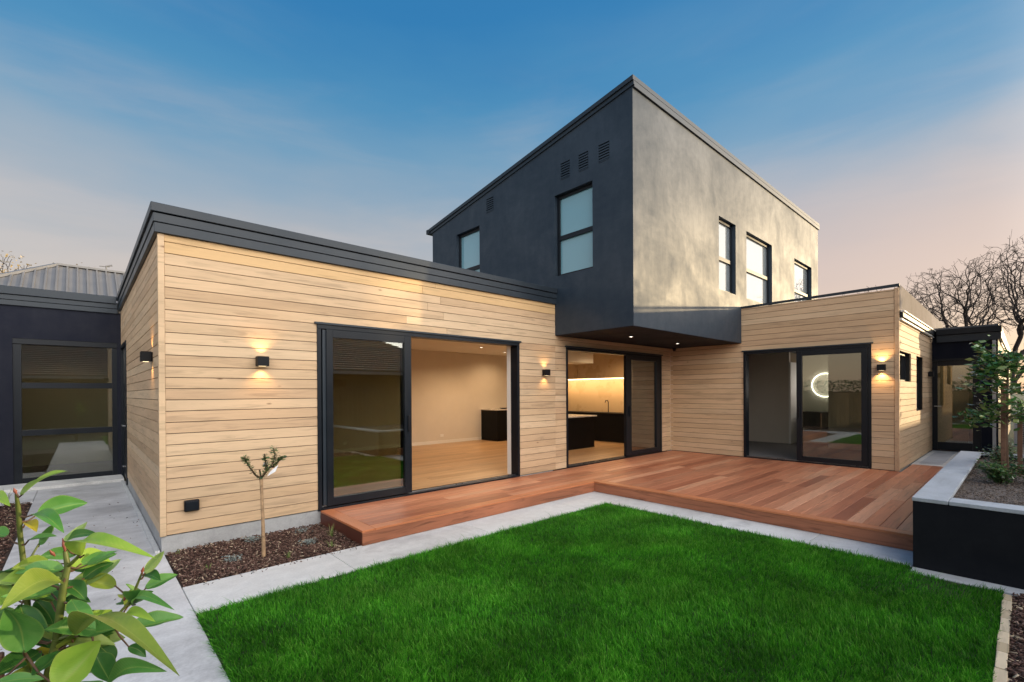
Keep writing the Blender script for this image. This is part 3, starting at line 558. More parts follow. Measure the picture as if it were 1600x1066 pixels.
# hallways behind the glazed wall and the porch door
for nm, a in (('back_wall', (-6, -.03, 8.4, 8.5, .05, 3.1)), ('side_wall', (-1.75, -1.65, YE + .15, 8.4, .05, 3.1)), ('side_wall', (-.02, .08, YE + .02, 8.4, .05, 3.1)), ('ceiling', (-1.7, .05, YE + .15, 8.5, 2.6, 2.7))): box(nm, *a, 'paintwhite', iw)
for nm, a in (('back_wall', (17.0, 17.1, -5.14, -4.0, .16, 2.6)), ('side_wall', (XP + .125, 17, -4.05, -3.95, .16, 2.6)), ('side_wall', (15.2, 15.3, -4.72, -4.06, .16, 2.6)), ('ceiling', (XP + .125, 17, -5.14, -4.0, 2.6, 2.66))): box(nm, *a, 'paintwhite', iw)
box('floor_slab', XP + .0, 17, -5.14, -4.06, .02, .155, 'deck_side', iw)
cb = empty('kitchen_cabinet', (8.9, 4.6, .17), 'black low cabinet with pale top against the living room wall', 'cabinet')
box('carcass', 8.02, 10.0, 4.33, YB - .01, .171, 1.035, 'black_cab', cb, .003); box('bench_top', 8.0, 10.0, 4.31, YB - .01, 1.037, 1.062, 'stone_top', cb, .003)
ki = empty('kitchen_island', (7.9, 2, .17), 'black kitchen island with pale stone top just inside the second door', 'kitchen island')
box('carcass', 6.95, 8.88, 1.62, 2.45, .171, .93, 'black_cab', ki, .003); box('bench_top', 6.90, 8.93, 1.58, 2.49, .932, .962, 'stone_top', ki, .003)
kb = empty('kitchen_bench', (10.3, 3, .17), 'long black kitchen bench below the lit splashback', 'kitchen bench')
box('carcass', 10.1, 10.64, 1.31, 4.30, .171, .93, 'black_cab', kb, .003); box('bench_top', 10.07, 10.64, 1.305, 4.30, .932, .962, 'black_cab', kb, .003)
kc = empty('wall_cupboards', (10.4, 3, 1.9), 'warm timber coloured wall cupboards above the strip light', 'cupboard')
for a in (1.31, 2.3, 3.3): box('cupboard_door', 10.27, 10.64, a, a + .985, 1.93, 2.655, 'splash', kc, .003)
tag(box('strip_light', 10.30, 10.34, 1.35, 4.28, 1.90, 1.925, 'led'), 'glowing warm strip light under the kitchen wall cupboards', 'strip light')
bh = tag(box('bulkhead', 8.42, 9.60, 2.2, 2.8, 2.31, 2.655, 'ceil'), 'white boxed range hood hanging from the kitchen ceiling', 'range hood')
for yy_, zz_ in ((3.9, .35), (6.6, .35)): box('power_socket', yy_, yy_ + .11, YB - .008, YB - .001, zz_, zz_ + .07, 'reveal', iw)
box('light_switch', 3.75, 3.83, YB - .008, YB - .001, 1.15, 1.27, 'reveal', iw)
fb = empty('fruit_bowl', (8.5, 4.6, 1.012), 'small dark dish on the black low cabinet', 'dish'); V, F = tube([[(8.5, 4.6, 1.063, .05), (8.5, 4.6, 1.08, .10), (8.5, 4.6, 1.095, .13), (8.5, 4.6, 1.09, .12), (8.5, 4.6, 1.07, .002)]], 18); mesh('bowl', V, F, 'bark', fb, (8.5, 4.6, 1.02), True)
tp_ = empty('kitchen_tap', (10.35, 2.3, .962), 'slim black tap standing on the kitchen bench', 'tap'); V, F = tube([[(10.4, 2.3, .962, .012), (10.4, 2.3, 1.25, .012), (10.36, 2.3, 1.30, .012), (10.28, 2.3, 1.30, .012), (10.25, 2.3, 1.24, .011)]], 8); mesh('spout', V, F, 'lampblack', tp_, (10.35, 2.3, 1.1), True)
# ring light mirror
def torus(name, c, R, r, mat, axis='x'):
    P = [(c[0], c[1] + R * math.cos(t), c[2] + R * math.sin(t), r) for t in [i * 2 * math.pi / 48 for i in range(49)]]; V, F = tube([P], 8); return mesh(name, V, F, mat, None, c, True)
tag(torus('ring_light', (13.55, -2.17, 1.685), .30, .014, 'ledwhite'), 'glowing white ring light on the wall seen through the right wing door', 'ring light')
box('vanity', 13.1, 13.58, -2.6, -1.75, .6, 1.0, 'black_cab').update_tag(); tag(COL.objects['vanity'], 'black vanity cabinet below the ring light', 'cabinet')
# ------------------------------------------------------------------ lights of the place
def point(name, loc, e, col=(1, .72, .42), r=.05, parent=None, spot=None, rot=None, blend=.6):
    l = bpy.data.lights.new(name, 'SPOT' if spot else 'POINT'); l.energy = e; l.color = col; l.shadow_soft_size = r
    if spot: l.spot_size = math.radians(spot); l.spot_blend = blend
    o = bpy.data.objects.new(name, l); COL.objects.link(o); o.location = Vector(loc) - (WL[parent.name] if parent else Vector())
    if rot: o.rotation_euler = rot
    if parent: o.parent = parent
    return o
WARM = (1, .58, .22)
def wall_light(c, axis, out, label, e=2.2, s=(.115, .10, .105)):
    """cube lamp that throws light up and down the wall; c = wall point at the lamp's middle"""
    t = empty('wall_light', c, label, 'wall light', 'cube wall lights on the cladding'); w_, d_, h_ = s; x, y, z = c
    def bx(nm, u0, u1, d0, d1, z0, z1, m):
        if axis == 'x': return box(nm, x + u0, x + u1, y + out * d0, y + out * d1, z + z0, z + z1, m, t, .003)
        return box(nm, x + out * d0, x + out * d1, y + u0, y + u1, z + z0, z + z1, m, t, .003)
    bx('casing', -w_ / 2, w_ / 2, .012, d_, -h_ / 2, h_ / 2, 'lampblack'); bx('back_plate', -w_ * .4, w_ * .4, .0, .0118, -h_ * .45, h_ * .45, 'lampblack')
    bx('lens', -w_ * .3, w_ * .3, .03, d_ - .02, h_ / 2 + .0003, h_ / 2 + .001, 'lens'); bx('lens', -w_ * .3, w_ * .3, .03, d_ - .02, -h_ / 2 - .001, -h_ / 2 - .0003, 'lens')
    px, py = (x, y + out * .055) if axis == 'x' else (x + out * .055, y)
    tl = .10; 
    for sg in (1, -1):
        rx = math.pi if sg > 0 else 0.
        point('lamp_beam', (px, py, z + sg * (h_ / 2 + .012)), e * 1.6, WARM, .015, t, 118, (rx, 0, 0), .8)
    return t
wall_light((.893, 0, 1.892), 'x', -1, 'black cube wall light between the house corner and the large sliding door', 3.2)
wall_light((5.37, 0, 1.88), 'x', -1, 'small black cube wall light between the two doors of the long wall', 2.6)
wall_light((0, .60, 1.937), 'y', -1, 'black cube wall light on the left end wall beside the corner', 2.2)
wall_light((L_, -3.965, 1.935), 'y', -1, 'black cube wall light right of the right wing door, glowing strongest', 9.0)
wl = empty('wall_light', (13.3, W_, 1.9), 'tiny black wall light beside the porch on the right', 'wall light'); box('casing', 13.25, 13.36, W_ - .09, W_ - .012, 1.84, 1.95, 'lampblack', wl, .003); box('back_plate', 13.27, 13.34, W_ - .0118, W_, 1.85, 1.94, 'lampblack', wl)
ob = empty('outdoor_socket', (.25, 0, .43), 'black weatherproof power socket low on the long timber wall', 'socket')
box('body', .185, .31, -.05, -.001, .376, .485, 'lampblack', ob, .006); box('lid', .192, .303, -.064, -.0505, .385, .478, 'frame', ob, .006)
def downlight(x, y, z, label, e=0, grp=None, mat='spotlens'):
    V = []; F = []; n = 20
    t = empty('downlight', (x, y, z), label, 'downlight', grp)
    for r0, r1, m, nm, zz in ((.0, .030, mat, 'lens', -.003), (.031, .045, 'reveal', 'trim_ring', -.006)):
        V = [(x + r * math.cos(a), y + r * math.sin(a), z + h) for a in [2 * math.pi * i / n for i in range(n)] for r, h in ((max(r0, .001), zz), (r1, zz), (r1, -.0005))]
        F = []
        for i in range(n):
            j = (i + 1) % n; F += [(3 * i, 3 * i + 1, 3 * j + 1, 3 * j), (3 * i + 1, 3 * i + 2, 3 * j + 2, 3 * j + 1)]
        mesh(nm, V, F, m, t, (x, y, z))
    if e: point('downlight_lamp', (x, y, z - .03), e * 1.25, (1, .68, .38), .03, t, 160, (0, 0, 0), .8)
    return t
downlight(6.84, -.79, 2.545, 'round downlight in the soffit nearest the large door', 1.5, 'soffit downlights'); downlight(8.65, -.73, 2.545, 'round downlight in the soffit nearest the inner corner', 1.5, 'soffit downlights')
for x, y, lb in ((2.2, 1.5, 'recessed downlight in the living room ceiling just inside the left end of the large door'), (2.2, 3.4, 'recessed downlight deep in the left half of the living room ceiling'), (4.6, 1.5, 'recessed downlight in the living room ceiling just inside the right end of the large door')): downlight(x, y, 2.66, lb, 62 if x > 3 else 24, 'living room downlights')
downlight(6.75, 3.45, 2.66, 'lit recessed downlight seen through the opening of the large door', 120, 'living room downlights')
for x, y, lb in ((8.9, 1.0, 'recessed downlight in the kitchen ceiling nearest the second door'), (9.35, 1.5, 'recessed downlight above the aisle between kitchen island and bench'), (8.2, 4.2, 'recessed downlight above the low black cabinet at the back')): downlight(x, y, 2.66, lb, 38, 'kitchen downlights')
sl = bpy.data.lights.new('strip_glow', 'AREA'); sl.shape = 'RECTANGLE'; sl.size = .05; sl.size_y = 2.9; sl.energy = 24; sl.color = (1, .66, .33); so_ = bpy.data.objects.new('strip_glow', sl); COL.objects.link(so_); so_.location = (10.36, 2.8, 1.895); so_.rotation_euler = (0, -.35, 0)
downlight(-.8, 7.4, 2.6, 'recessed downlight in the hall behind the glazed wall', 7)
downlight(15.0, -4.6, 2.6, 'recessed downlight inside the porch door', 5)
point('ring_glow', (13.35, -2.3, 1.7), 4, (1, .95, .88), .2)
cm = empty('security_camera', (9.62, -.12, 2.545), 'small round security camera under the soffit at the inner corner', 'security camera')
V, F = tube([[(9.60, -.14, 2.544, .045), (9.60, -.14, 2.52, .045), (9.60, -.14, 2.519, .001)]], 16); mesh('base', V, F, 'lampblack', cm, (9.6, -.14, 2.53))
V, F = tube([[(9.60, -.14, 2.535, .03), (9.60, -.14, 2.50, .034), (9.60, -.14, 2.48, .026), (9.60, -.14, 2.475, .001)]], 16); mesh('dome', V, F, 'frame', cm, (9.6, -.14, 2.5), True)
# ------------------------------------------------------------------ timber deck
dk = empty('timber_deck', (6, -2, 0), 'reddish hardwood deck with a narrow step along the long wall', 'deck')
XS, YS, XD, YP = 1.513, -1.147, 5.275, -4.968
def plank(axis, a, b, v0, v1, mat='deck'): return board('deck_board', axis, a, b, v0, v1, ZD - .024, ZD + random.uniform(-.0008, .0008), mat, dk, .0025)
plank('y', YS, -.035, XS, XS + .135, 'deck_edge'); plank('x', XS + .139, XD - .0, YS, YS + .135, 'deck_edge')
plank('y', YP + .0, YS + .135, XD, XD + .135, 'deck_edge')
pit = .1395; y = YS + .139; rows = []
while y < -.04: rows.append((y, min(y + pit - .004, -.036), XS + .139)); y += pit
y = YS - .0 + .135
yy = YS + .139 - pit
while yy > YP + .0: rows.append((yy, yy + pit - .004, XD + .139)); yy -= pit
rows.append((YP + .002, yy + pit - .004, XD + .139))
rg = random.Random(11)
for v0, v1, x0 in rows:
    if v1 - v0 < .02: continue
    x1 = L_ - .004 if v1 > W_ - .012 else 10.88
    if v1 > W_ - .012 and v0 < W_ - .012:
        v0b = v0; cut = None
    cuts = [x0]
    while cuts[-1] < x1 - 1.2:
        cuts.append(cuts[-1] + rg.uniform(1.1, 3.2))
    cuts = [c for c in cuts if c < x1 - .4] + [x1]
    for a, b in zip(cuts[:-1], cuts[1:]): plank('x', a, b - .003, v0, v1)
box('joist_frame', XS + .03, L_ - .01, YS + .03, -.03, .0, ZD - .03, 'wrap', dk); box('joist_frame', XD + .03, L_ - .01, YP + .03, YS + .029, .0, ZD - .03, 'wrap', dk); box('joist_frame', L_ - .009, 10.86, YP + .03, W_ - .01, .0, ZD - .03, 'wrap', dk)
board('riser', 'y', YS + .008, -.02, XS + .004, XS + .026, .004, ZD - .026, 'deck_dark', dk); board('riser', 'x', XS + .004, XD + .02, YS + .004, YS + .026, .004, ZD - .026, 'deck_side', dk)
board('riser', 'y', YP + .001, YS + .003, XD + .004, XD + .026, .004, ZD - .026, 'deck_side', dk)
# ------------------------------------------------------------------ raised planter, landing
pl = empty('planter', (7, -6, 0), 'long raised black plastered planter with pale grey coping at the deck end', 'planter')
PX0, PX1, PY1, PZ = 4.78, 9.35, -4.98, .609
box('front_wall', PX0, PX0 + .18, -9.0, PY1, -.05, PZ - .035, 'planter', pl); box('side_wall', PX0 + .181, PX1, PY1 - .18, PY1, -.05, PZ - .035, 'planter', pl); box('end_wall', PX1 - .15, PX1, -9.0, PY1 - .181, -.05, PZ - .035, 'planter', pl)
box('coping', PX0 - .006, PX0 + .205, -9.0, PY1 - .23, PZ - .034, PZ, 'coping', pl, .004); 
for a, b in ((PX0 - .006, 6.6), (6.604, 9.36)): box('coping', a, b, PY1 - .226, PY1 + .006, PZ - .034, PZ, 'coping', pl, .004)
box('coping', PX1 - .16, PX1 + .01, -9.0, PY1 - .23, PZ - .034, PZ, 'coping', pl, .004)
box('soil', PX0 + .18, PX1 - .15, -9, PY1 - .18, .3, PZ - .09, 'greysoil', pl)
chips('bark_fines', PX0 + .20, PX1 - .17, -7.0, PY1 - .2, 14000, 'greychips', .022, 'grey brown bark fines filling the raised planter', PZ - .09, .02)
ld = structure('porch_landing', (12.4, -4.4, 0))
box('slab', 10.885, XP - .002, -4.97, W_ - .004, -.05, ZD - .006, 'edge', ld); box('mat_panel', 11.15, 13.55, -4.60, -4.28, ZD - .0055, ZD - .001, 'coping', ld)
box('retaining_block', 9.40, XP, -5.6, -4.975, -.05, ZD + .01, 'plinth', ld); box('far_bed', 9.4, 16, -9, -5.61, -.05, .16, 'greysoil', ld)
# ------------------------------------------------------------------ plants
def leafcloud(name, pts, size, mat, parent, loc, asp=.5, kind='stuff', droop=.3):
    pts = np.asarray(pts, float); n = len(pts); a = RNG.normal(size=(n, 3)); a[:, 2] = np.abs(a[:, 2]) * .4 - droop * .3; a /= np.linalg.norm(a, axis=1)[:, None]
    b = np.cross(a, RNG.normal(size=(n, 3)) * .5 + [0, 0, 1]); b /= np.linalg.norm(b, axis=1)[:, None]; c = np.cross(a, b)
    s = (size * RNG.uniform(.55, 1.25, n))[:, None]; V = np.stack([pts, pts + a * s * .45 + b * s * asp * .5 + c * s * .06, pts + a * s, pts + a * s * .45 - b * s * asp * .5 + c * s * .06], 1)
    i = np.arange(n)[:, None] * 4; F = np.concatenate([i + [[0, 1, 2]], i + [[0, 2, 3]]]); r = np.repeat(RNG.uniform(0, 1, n), 4)
    o = npmesh(name, V.reshape(-1, 3), F, mat, r, parent, loc=loc)
    if kind: o['kind'] = kind
    return o
# foreground sapling
def leaf_mesh(b, t, w_, mat, droop, name='leaf'):
    b, t = Vector(b), Vector(t); ax = t - b; ln = ax.length; ax.normalize(); view = (Vector((-.56, -5.64, 1.54)) - (b + t) / 2).normalized()
    up = Vector((random.uniform(-.4, .4), random.uniform(-.4, .4), 1)); nrm = (view * .75 + up * .65); nrm = (nrm - ax * nrm.dot(ax)).normalized(); sd = ax.cross(nrm).normalized()
    n, m = 14, 6; V = []; F = []; UV = []
    c1 = random.uniform(-.4, .4); fold = random.uniform(.5, 1.5)
    for i in range(n + 1):
        s = i / n; prof = (math.sin(math.pi * min(s, 1) ** .85) ** .8) * (1 - .15 * s) if 0 < s < 1 else 0
        prof = max(prof, .04 * (1 - s)); cen = b + ax * ln * s + nrm * ln * droop * .75 * math.sin(math.pi * s) + sd * ln * c1 * .18 * math.sin(math.pi * s) * (1 if droop else 0) - Vector((0, 0, 1)) * ln * droop * .18 * s * s
        for j in range(m + 1):
            q = j / m * 2 - 1; wav = .05 * w_ * math.sin(s * 13 + q * 2 + c1 * 20) * abs(q)
            V.append(tuple(cen + sd * q * w_ * prof + nrm * (-.55 * w_ * prof * (1 - abs(q)) * fold + wav + c1 * w_ * q * prof))); UV.append((s, j / m))
    for i in range(n):
        for j in range(m):
            k = i * (m + 1) + j; F.append((k, k + 1, k + m + 2, k + m + 1))
    me = bpy.data.meshes.new(name); c = b; me.from_pydata([tuple(Vector(v) - c) for v in V], [], F); me.polygons.foreach_set('use_smooth', [True] * len(F))
    uv = me.uv_layers.new(name='UVMap'); lp = np.zeros(len(me.loops), np.int32); me.loops.foreach_get('vertex_index', lp); uv.data.foreach_set('uv', np.array(UV, np.float32)[lp].ravel())
    me.materials.append(M[mat]); return me, c
LEAVES= [([-0.663, -4.086, 1.308], [-0.582, -4.269, 1.38], 0.0156, 'b', 0.1), ([-0.646, -4.074, 1.26], [-0.59, -4.194, 1.235], 0.019, 'g', 0.25), ([-0.638, -4.055, 1.182], [-0.609, -4.082, 1.229], 0.0168, 'g', 0), ([-0.591, -4.152, 1.199], [-0.551, -4.094, 1.228], 0.0137, 'p', 0), ([-0.59, -4.181, 1.203], [-0.534, -4.313, 1.245], 0.014, 'd', 0.15), ([-0.57, -4.172, 1.171], [-0.633, -4.155, 1.178], 0.0159, 'g', 0.2), ([-0.57, -4.145, 1.164], [-0.519, -4.11, 1.13], 0.0154, 'd', 0.15), ([-0.562, -4.261, 1.19], [-0.453, -4.496, 1.233], 0.0224, 'b', 0.35), ([-0.454, -4.251, 1.118], [-0.416, -4.259, 1.166], 0.0121, 'p', 0.05), ([-0.452, -4.226, 1.112], [-0.426, -4.277, 1.104], 0.0136, 'd', 0.2), ([-0.484, -4.225, 1.048], [-0.438, -4.266, 1.079], 0.012, 'g', 0.1), ([-0.474, -4.26, 1.055], [-0.416, -4.422, 1.088], 0.0113, 'g', 0.3), ([-0.494, -4.269, 1.038], [-0.444, -4.369, 1.05], 0.0127, 'b', 0.3), ([-0.572, -4.306, 1.038], [-0.437, -4.647, 1.067], 0.0331, 'o', 0.3), ([-0.593, -4.259, 1.142], [-0.672, -4.377, 1.152], 0.0278, 'o', 0.3), ([-0.645, -4.321, 1.034], [-0.667, -4.354, 1.14], 0.0318, 'g', 0.1), ([-0.664, -4.127, 1.071], [-0.612, -4.215, 0.99], 0.0282, 'd', 0.1), ([-0.639, -4.11, 1.068], [-0.609, -4.164, 1.018], 0.0218, 'd', 0.1), ([-0.631, -4.089, 1.103], [-0.595, -4.177, 1.075], 0.025, 'g', 0.1), ([-0.578, -4.233, 1.09], [-0.541, -4.308, 1.041], 0.0207, 'g', 0.15), ([-0.591, -4.18, 1.117], [-0.555, -4.226, 1.081], 0.0187, 'd', 0.2), ([-0.592, -4.152, 1.069], [-0.546, -4.167, 1.054], 0.0119, 'd', 0.2), ([-0.602, -4.143, 0.98], [-0.563, -4.152, 1.019], 0.0222, 'g', 0.1), ([-0.602, -4.387, 0.977], [-0.535, -4.381, 1.043], 0.0378, 'b', 0.1), ([-0.592, -4.18, 0.966], [-0.649, -4.182, 0.975], 0.0226, 'y', 0.2), ([-0.526, -4.322, 0.914], [-0.435, -4.473, 0.986], 0.0172, 'g', 0.25), ([-0.54, -4.255, 0.967], [-0.517, -4.331, 0.927], 0.0236, 'd', 0.1), ([-0.717, -4.01, 1.303], [-0.678, -4.113, 1.293], 0.0132, 'b', 0.2), ([-0.659, -4.035, 1.237], [-0.639, -4.081, 1.22], 0.0136, 'y', 0.3), ([-0.705, -3.994, 1.118], [-0.667, -4.056, 1.133], 0.0181, 'd', 0.1), ([-0.687, -4.31, 0.987], [-0.616, -4.348, 0.984], 0.0124, 'g', 0.1), ([-0.633, -4.155, 1.134], [-0.688, -4.173, 1.146], 0.0181, 'b', 0.25), ([-0.587, -4.102, 1.137], [-0.537, -4.149, 1.117], 0.0122, 'd', 0.1), ([-0.597, -4.121, 1.107], [-0.605, -4.113, 1.152], 0.012, 'p', 0.1), ([-0.505, -4.205, 0.919], [-0.538, -4.175, 0.959], 0.018, 'd', 0.1), ([-0.658, -3.997, 1.002], [-0.712, -3.989, 0.978], 0.0216, 'd', 0.1), ([-0.686, -3.971, 1.049], [-0.714, -3.986, 1.108], 0.0185, 'g', 0.1), ([-0.562, -4.126, 0.954], [-0.585, -4.133, 0.92], 0.0181, 'g', 0.1), ([-0.549, -4.138, 0.977], [-0.515, -4.224, 0.978], 0.0165, 'b', 0.2), ([-0.483, -4.226, 0.949], [-0.452, -4.254, 0.925], 0.012, 'd', 0.2), ([-0.641, -3.999, 0.958], [-0.675, -3.996, 0.929], 0.0219, 'd', 0.1), ([-0.502, -4.207, 1.021], [-0.527, -4.185, 1.002], 0.012, 'g', 0.2), ([-0.464, -4.215, 1.068], [-0.486, -4.222, 1.096], 0.0091, 'g', 0.1)]
STEMS= [[(-0.633, -4.197, 0.84, 0.0085), (-0.62, -4.209, 0.915, 0.008), (-0.603, -4.224, 1.007, 0.0075), (-0.592, -4.219, 1.113, 0.0065), (-0.584, -4.227, 1.162, 0.006), (-0.588, -4.223, 1.195, 0.004)], [(-0.584, -4.227, 1.162, 0.004), (-0.569, -4.254, 1.184, 0.0035), (-0.561, -4.261, 1.198, 0.003)], [(-0.662, -4.035, 0.854, 0.007), (-0.656, -4.039, 1.016, 0.006), (-0.661, -4.048, 1.123, 0.0055), (-0.667, -4.056, 1.209, 0.005), (-0.669, -4.068, 1.275, 0.0045), (-0.671, -4.079, 1.311, 0.003)], [(-0.603, -4.224, 1.007, 0.0045), (-0.573, -4.238, 1.015, 0.004), (-0.539, -4.229, 1.017, 0.0035), (-0.506, -4.232, 1.026, 0.003), (-0.477, -4.231, 1.057, 0.003), (-0.467, -4.24, 1.091, 0.0028), (-0.458, -4.248, 1.12, 0.0022)], [(-0.661, -4.048, 1.126, 0.003), (-0.647, -4.074, 1.163, 0.0022), (-0.637, -4.056, 1.182, 0.002)], [(-0.588, -4.223, 1.195, 0.003), (-0.591, -4.166, 1.202, 0.002)], [(-0.62, -4.209, 0.915, 0.005), (-0.641, -4.217, 0.956, 0.004), (-0.648, -4.278, 1.018, 0.003)]]
STD= [[[0.706, -0.77, 0.021], [0.702, -0.77, 0.3], [0.693, -0.77, 0.605], [0.689, -0.77, 0.738]], [[0.689, -0.77, 0.738], [0.634, -0.77, 0.781], [0.581, -0.77, 0.859], [0.539, -0.77, 0.935], [0.519, -0.77, 0.966]], [[0.689, -0.77, 0.738], [0.684, -0.77, 0.818]], [[0.694, -0.77, 0.75], [0.728, -0.77, 0.812], [0.712, -0.77, 0.893], [0.696, -0.77, 0.979]], [[0.7, -0.77, 0.755], [0.745, -0.77, 0.798], [0.813, -0.77, 0.87], [0.836, -0.77, 0.942], [0.831, -0.77, 1.004]], [[0.784, -0.77, 0.837], [0.848, -0.77, 0.904], [0.865, -0.77, 0.933]]]
fp = empty('magnolia_sapling', (-.64, -4.19, 0), 'leafy sapling with large glossy leaves in the near left foreground', 'sapling')
V, F = tube([[(-.655, -4.19, -.02, .011), (-.65, -4.19, .4, .0105), (-.633, -4.197, .84, .0085)]] + STEMS + [[(-.66, -4.1, .3, .008), (-.665, -4.04, .6, .0075), (-.662, -4.035, .854, .007)]], 8); mesh('stem', V, F, 'stem', fp, (-.65, -4.19, 0), True)
rl = random.Random(77)
for i in range(52):
    sx = rl.choice(STEMS[:1] + STEMS[2:4] + STEMS[:1]); q = rl.choice(sx[1:-1]); a = rl.uniform(0, 6.283); ln = rl.uniform(.06, .115); b0 = Vector(q[:3]) + Vector((rl.uniform(-.02, .02), rl.uniform(-.01, .06), rl.uniform(-.05, .0)))
    d0 = Vector((math.cos(a), math.sin(a) * .9 + .25, rl.uniform(-.35, .5))).normalized()
    LEAVES.append((tuple(b0 + d0 * .02), tuple(b0 + d0 * (.02 + ln)), ln * rl.uniform(.21, .28), rl.choice('bggdgpdgo'), rl.uniform(.05, .3)))
twigs = []; STP = [Vector(p[:3]) for s in STEMS for p in s]
for (b, t, w_, k, dr) in LEAVES:
    me, c = leaf_mesh(b, t, w_, 'leaf_' + k, dr); link('leaf', me, c, fp)
    bb = Vector(b); best = None
    for s in STEMS:
        for p0, p1 in zip(s[:-1], s[1:]):
            A, B = Vector(p0[:3]), Vector(p1[:3])
            for q in (0, .25, .5, .75, 1):
                X = A.lerp(B, q); d_ = (X - bb).length + max(0, X.z - bb.z) * .5
                if best is None or d_ < best[0]: best = (d_, X)
    X = best[1]; mid = X.lerp(bb, .5) - Vector((0, 0, .006)); ext = bb.lerp(Vector(t), .04)
    twigs.append([(*X, .0026), (*mid, .0021), (*ext, .0016)])
for tw in twigs: mesh('petiole', *tube([tw], 5), 'twig', fp, tw[0][:3], True)
for p, q in (((-.604, -4.228, 1.19), (-.612, -4.232, 1.206)), ((-.458, -4.248, 1.12), (-.455, -4.25, 1.135)), ((-.49, -4.232, 1.06), (-.484, -4.236, 1.078)), ((-.588, -4.223, 1.195), (-.592, -4.222, 1.225)), ((-.671, -4.079, 1.311), (-.675, -4.08, 1.326))):
    p, q = Vector(p), Vector(q); m_ = p.lerp(q, .45); V, F = tube([[(*p, .0014), (*m_, .0036), (*q, .0006)]], 8); mesh('bud', V, F, 'bud', fp, p, True)
for x, y, tp, h in ((-.70, -4.12, .0, .97), (-.675, -4.28, .0, .93)):
    tag(box('garden_stake', x - .011, x + .011, y - .011, y + .011, -.05, h, 'stake', None, .003), 'brown wooden stake behind the foreground sapling' if x < -.68 else 'brown wooden stake in front of the foreground sapling stem', 'stake', 'stakes of the foreground sapling')
# slim standard tree in the mulch bed
st = empty('standard_tree', (.706, -.77, 0), 'slim young standard tree with three tufted branches in the bark bed', 'tree')
tr = [[(*p, r) for p, r in zip(STD[0], (.019, .016, .014, .017))]]; tr[0].insert(0, (.706, -.77, -.03, .021)); V, F = tube(tr, 8); mesh('trunk', V, F, 'bark_pale', st, (.706, -.77, 0), True)
br = [[(p[0], p[1] + .03 * i * (1 if b % 2 else -1), p[2], .009 - .0013 * i) for i, p in enumerate(s)] for b, s in enumerate(STD[1:])]; V, F = tube(br, 6); mesh('branches', V, F, 'twig', st, (.69, -.77, .7), True)
pts = []
for s in br[:1] + br[2:5]:
    for i in range(1, len(s)):
        for k in range(80 if i >= len(s) - 2 else 30):
            q = random.random(); A, B = Vector(s[i - 1][:3]), Vector(s[i][:3]); pts.append(tuple(A.lerp(B, q) + Vector([random.gauss(0, .009) for _ in range(3)])))
leafcloud('foliage', pts, .032, 'weed', st, (.69, -.77, .85), .35); COL.objects['foliage'].data.materials[0] = M['darkleaf']
mesh('plant_tag', [(.735, -.80, .76), (.80, -.82, .80), (.825, -.82, .86), (.76, -.80, .80), (.737, -.798, .758), (.802, -.818, .798), (.827, -.818, .858), (.762, -.798, .798)], [(0, 1, 2, 3), (7, 6, 5, 4), (0, 4, 5, 1), (1, 5, 6, 2), (2, 6, 7, 3), (3, 7, 4, 0)], 'tag', st, (.78, -.8, .8))
mesh('plant_tag', [(.70, -.79, .855), (.735, -.79, .85), (.74, -.80, .885), (.705, -.80, .89), (.70, -.787, .855), (.735, -.787, .85), (.74, -.797, .885), (.705, -.797, .89)], [(0, 1, 2, 3), (7, 6, 5, 4), (0, 4, 5, 1), (1, 5, 6, 2), (2, 6, 7, 3), (3, 7, 4, 0)], 'tag', st, (.72, -.79, .87))
def tuftp(name, x, y, n, h, mat, label, spread=.05, wd=.003, zb=0.):
    V = []; F = []; R = []
    for i in range(n):
        a = random.uniform(0, 6.283); l = h * random.uniform(.6, 1.1); o_ = random.uniform(0, spread * .4); le = random.uniform(.15, .8) * l; bx_, by_ = x + math.cos(a) * o_, y + math.sin(a) * o_; k = len(V); px, py = -math.sin(a) * wd, math.cos(a) * wd
        for s, z in ((0, 0), (.35, .6), (1, .95)): V += [(bx_ + math.cos(a) * le * s + px * (1 - s * .8), by_ + math.sin(a) * le * s + py * (1 - s * .8), zb + l * z), (bx_ + math.cos(a) * le * s - px * (1 - s * .8), by_ + math.sin(a) * le * s - py * (1 - s * .8), zb + l * z)]
        F += [(k, k + 1, k + 3, k + 2), (k + 2, k + 3, k + 5, k + 4)]; R += [random.random()] * 6
    return tag(npmesh(name, V, F, mat, R, loc=(x, y, zb)), label, 'plant')
tuftp('grass_tuft', 1.40, -.62, 26, .13, 'weed', 'pale green grass tuft in the bark beside the deck end', .08); tuftp('grass_tuft', 1.28, -.95, 22, .07, 'weed', 'yellow green weed by the concrete border near the deck corner', .08)
tuftp('grass_tuft', .86, -.98, 12, .07, 'weed', 'small weed beside the foot of the slim standard tree', .04); tuftp('grass_tuft', .25, -.8, 18, .04, 'weed', 'low pale weed in the bark near the house corner', .1); tuftp('grass_tuft', .12, -.12, 14, .05, 'weed', 'low weed against the concrete plinth near the corner', .1)
for x, y, lb, s in ((.47, -.72, 'dusty grey ground plant left of the slim tree', .05), (1.15, -.70, 'pale grey ground plant between the slim tree and the deck end', .05), (1.22, -.25, 'dark grey ground plant against the plinth near the deck end', .05), (.75, -.2, 'low grey ground plant against the plinth behind the slim tree', .045)):
    pts = [(x + random.gauss(0, s * .8), y + random.gauss(0, s * .8), random.uniform(.0, s)) for _ in range(170)]; pg = empty('ground_plant', (x, y, 0), lb, 'plant'); leafcloud('foliage', pts, .022, 'silverleaf', pg, (x, y, 0), .6)
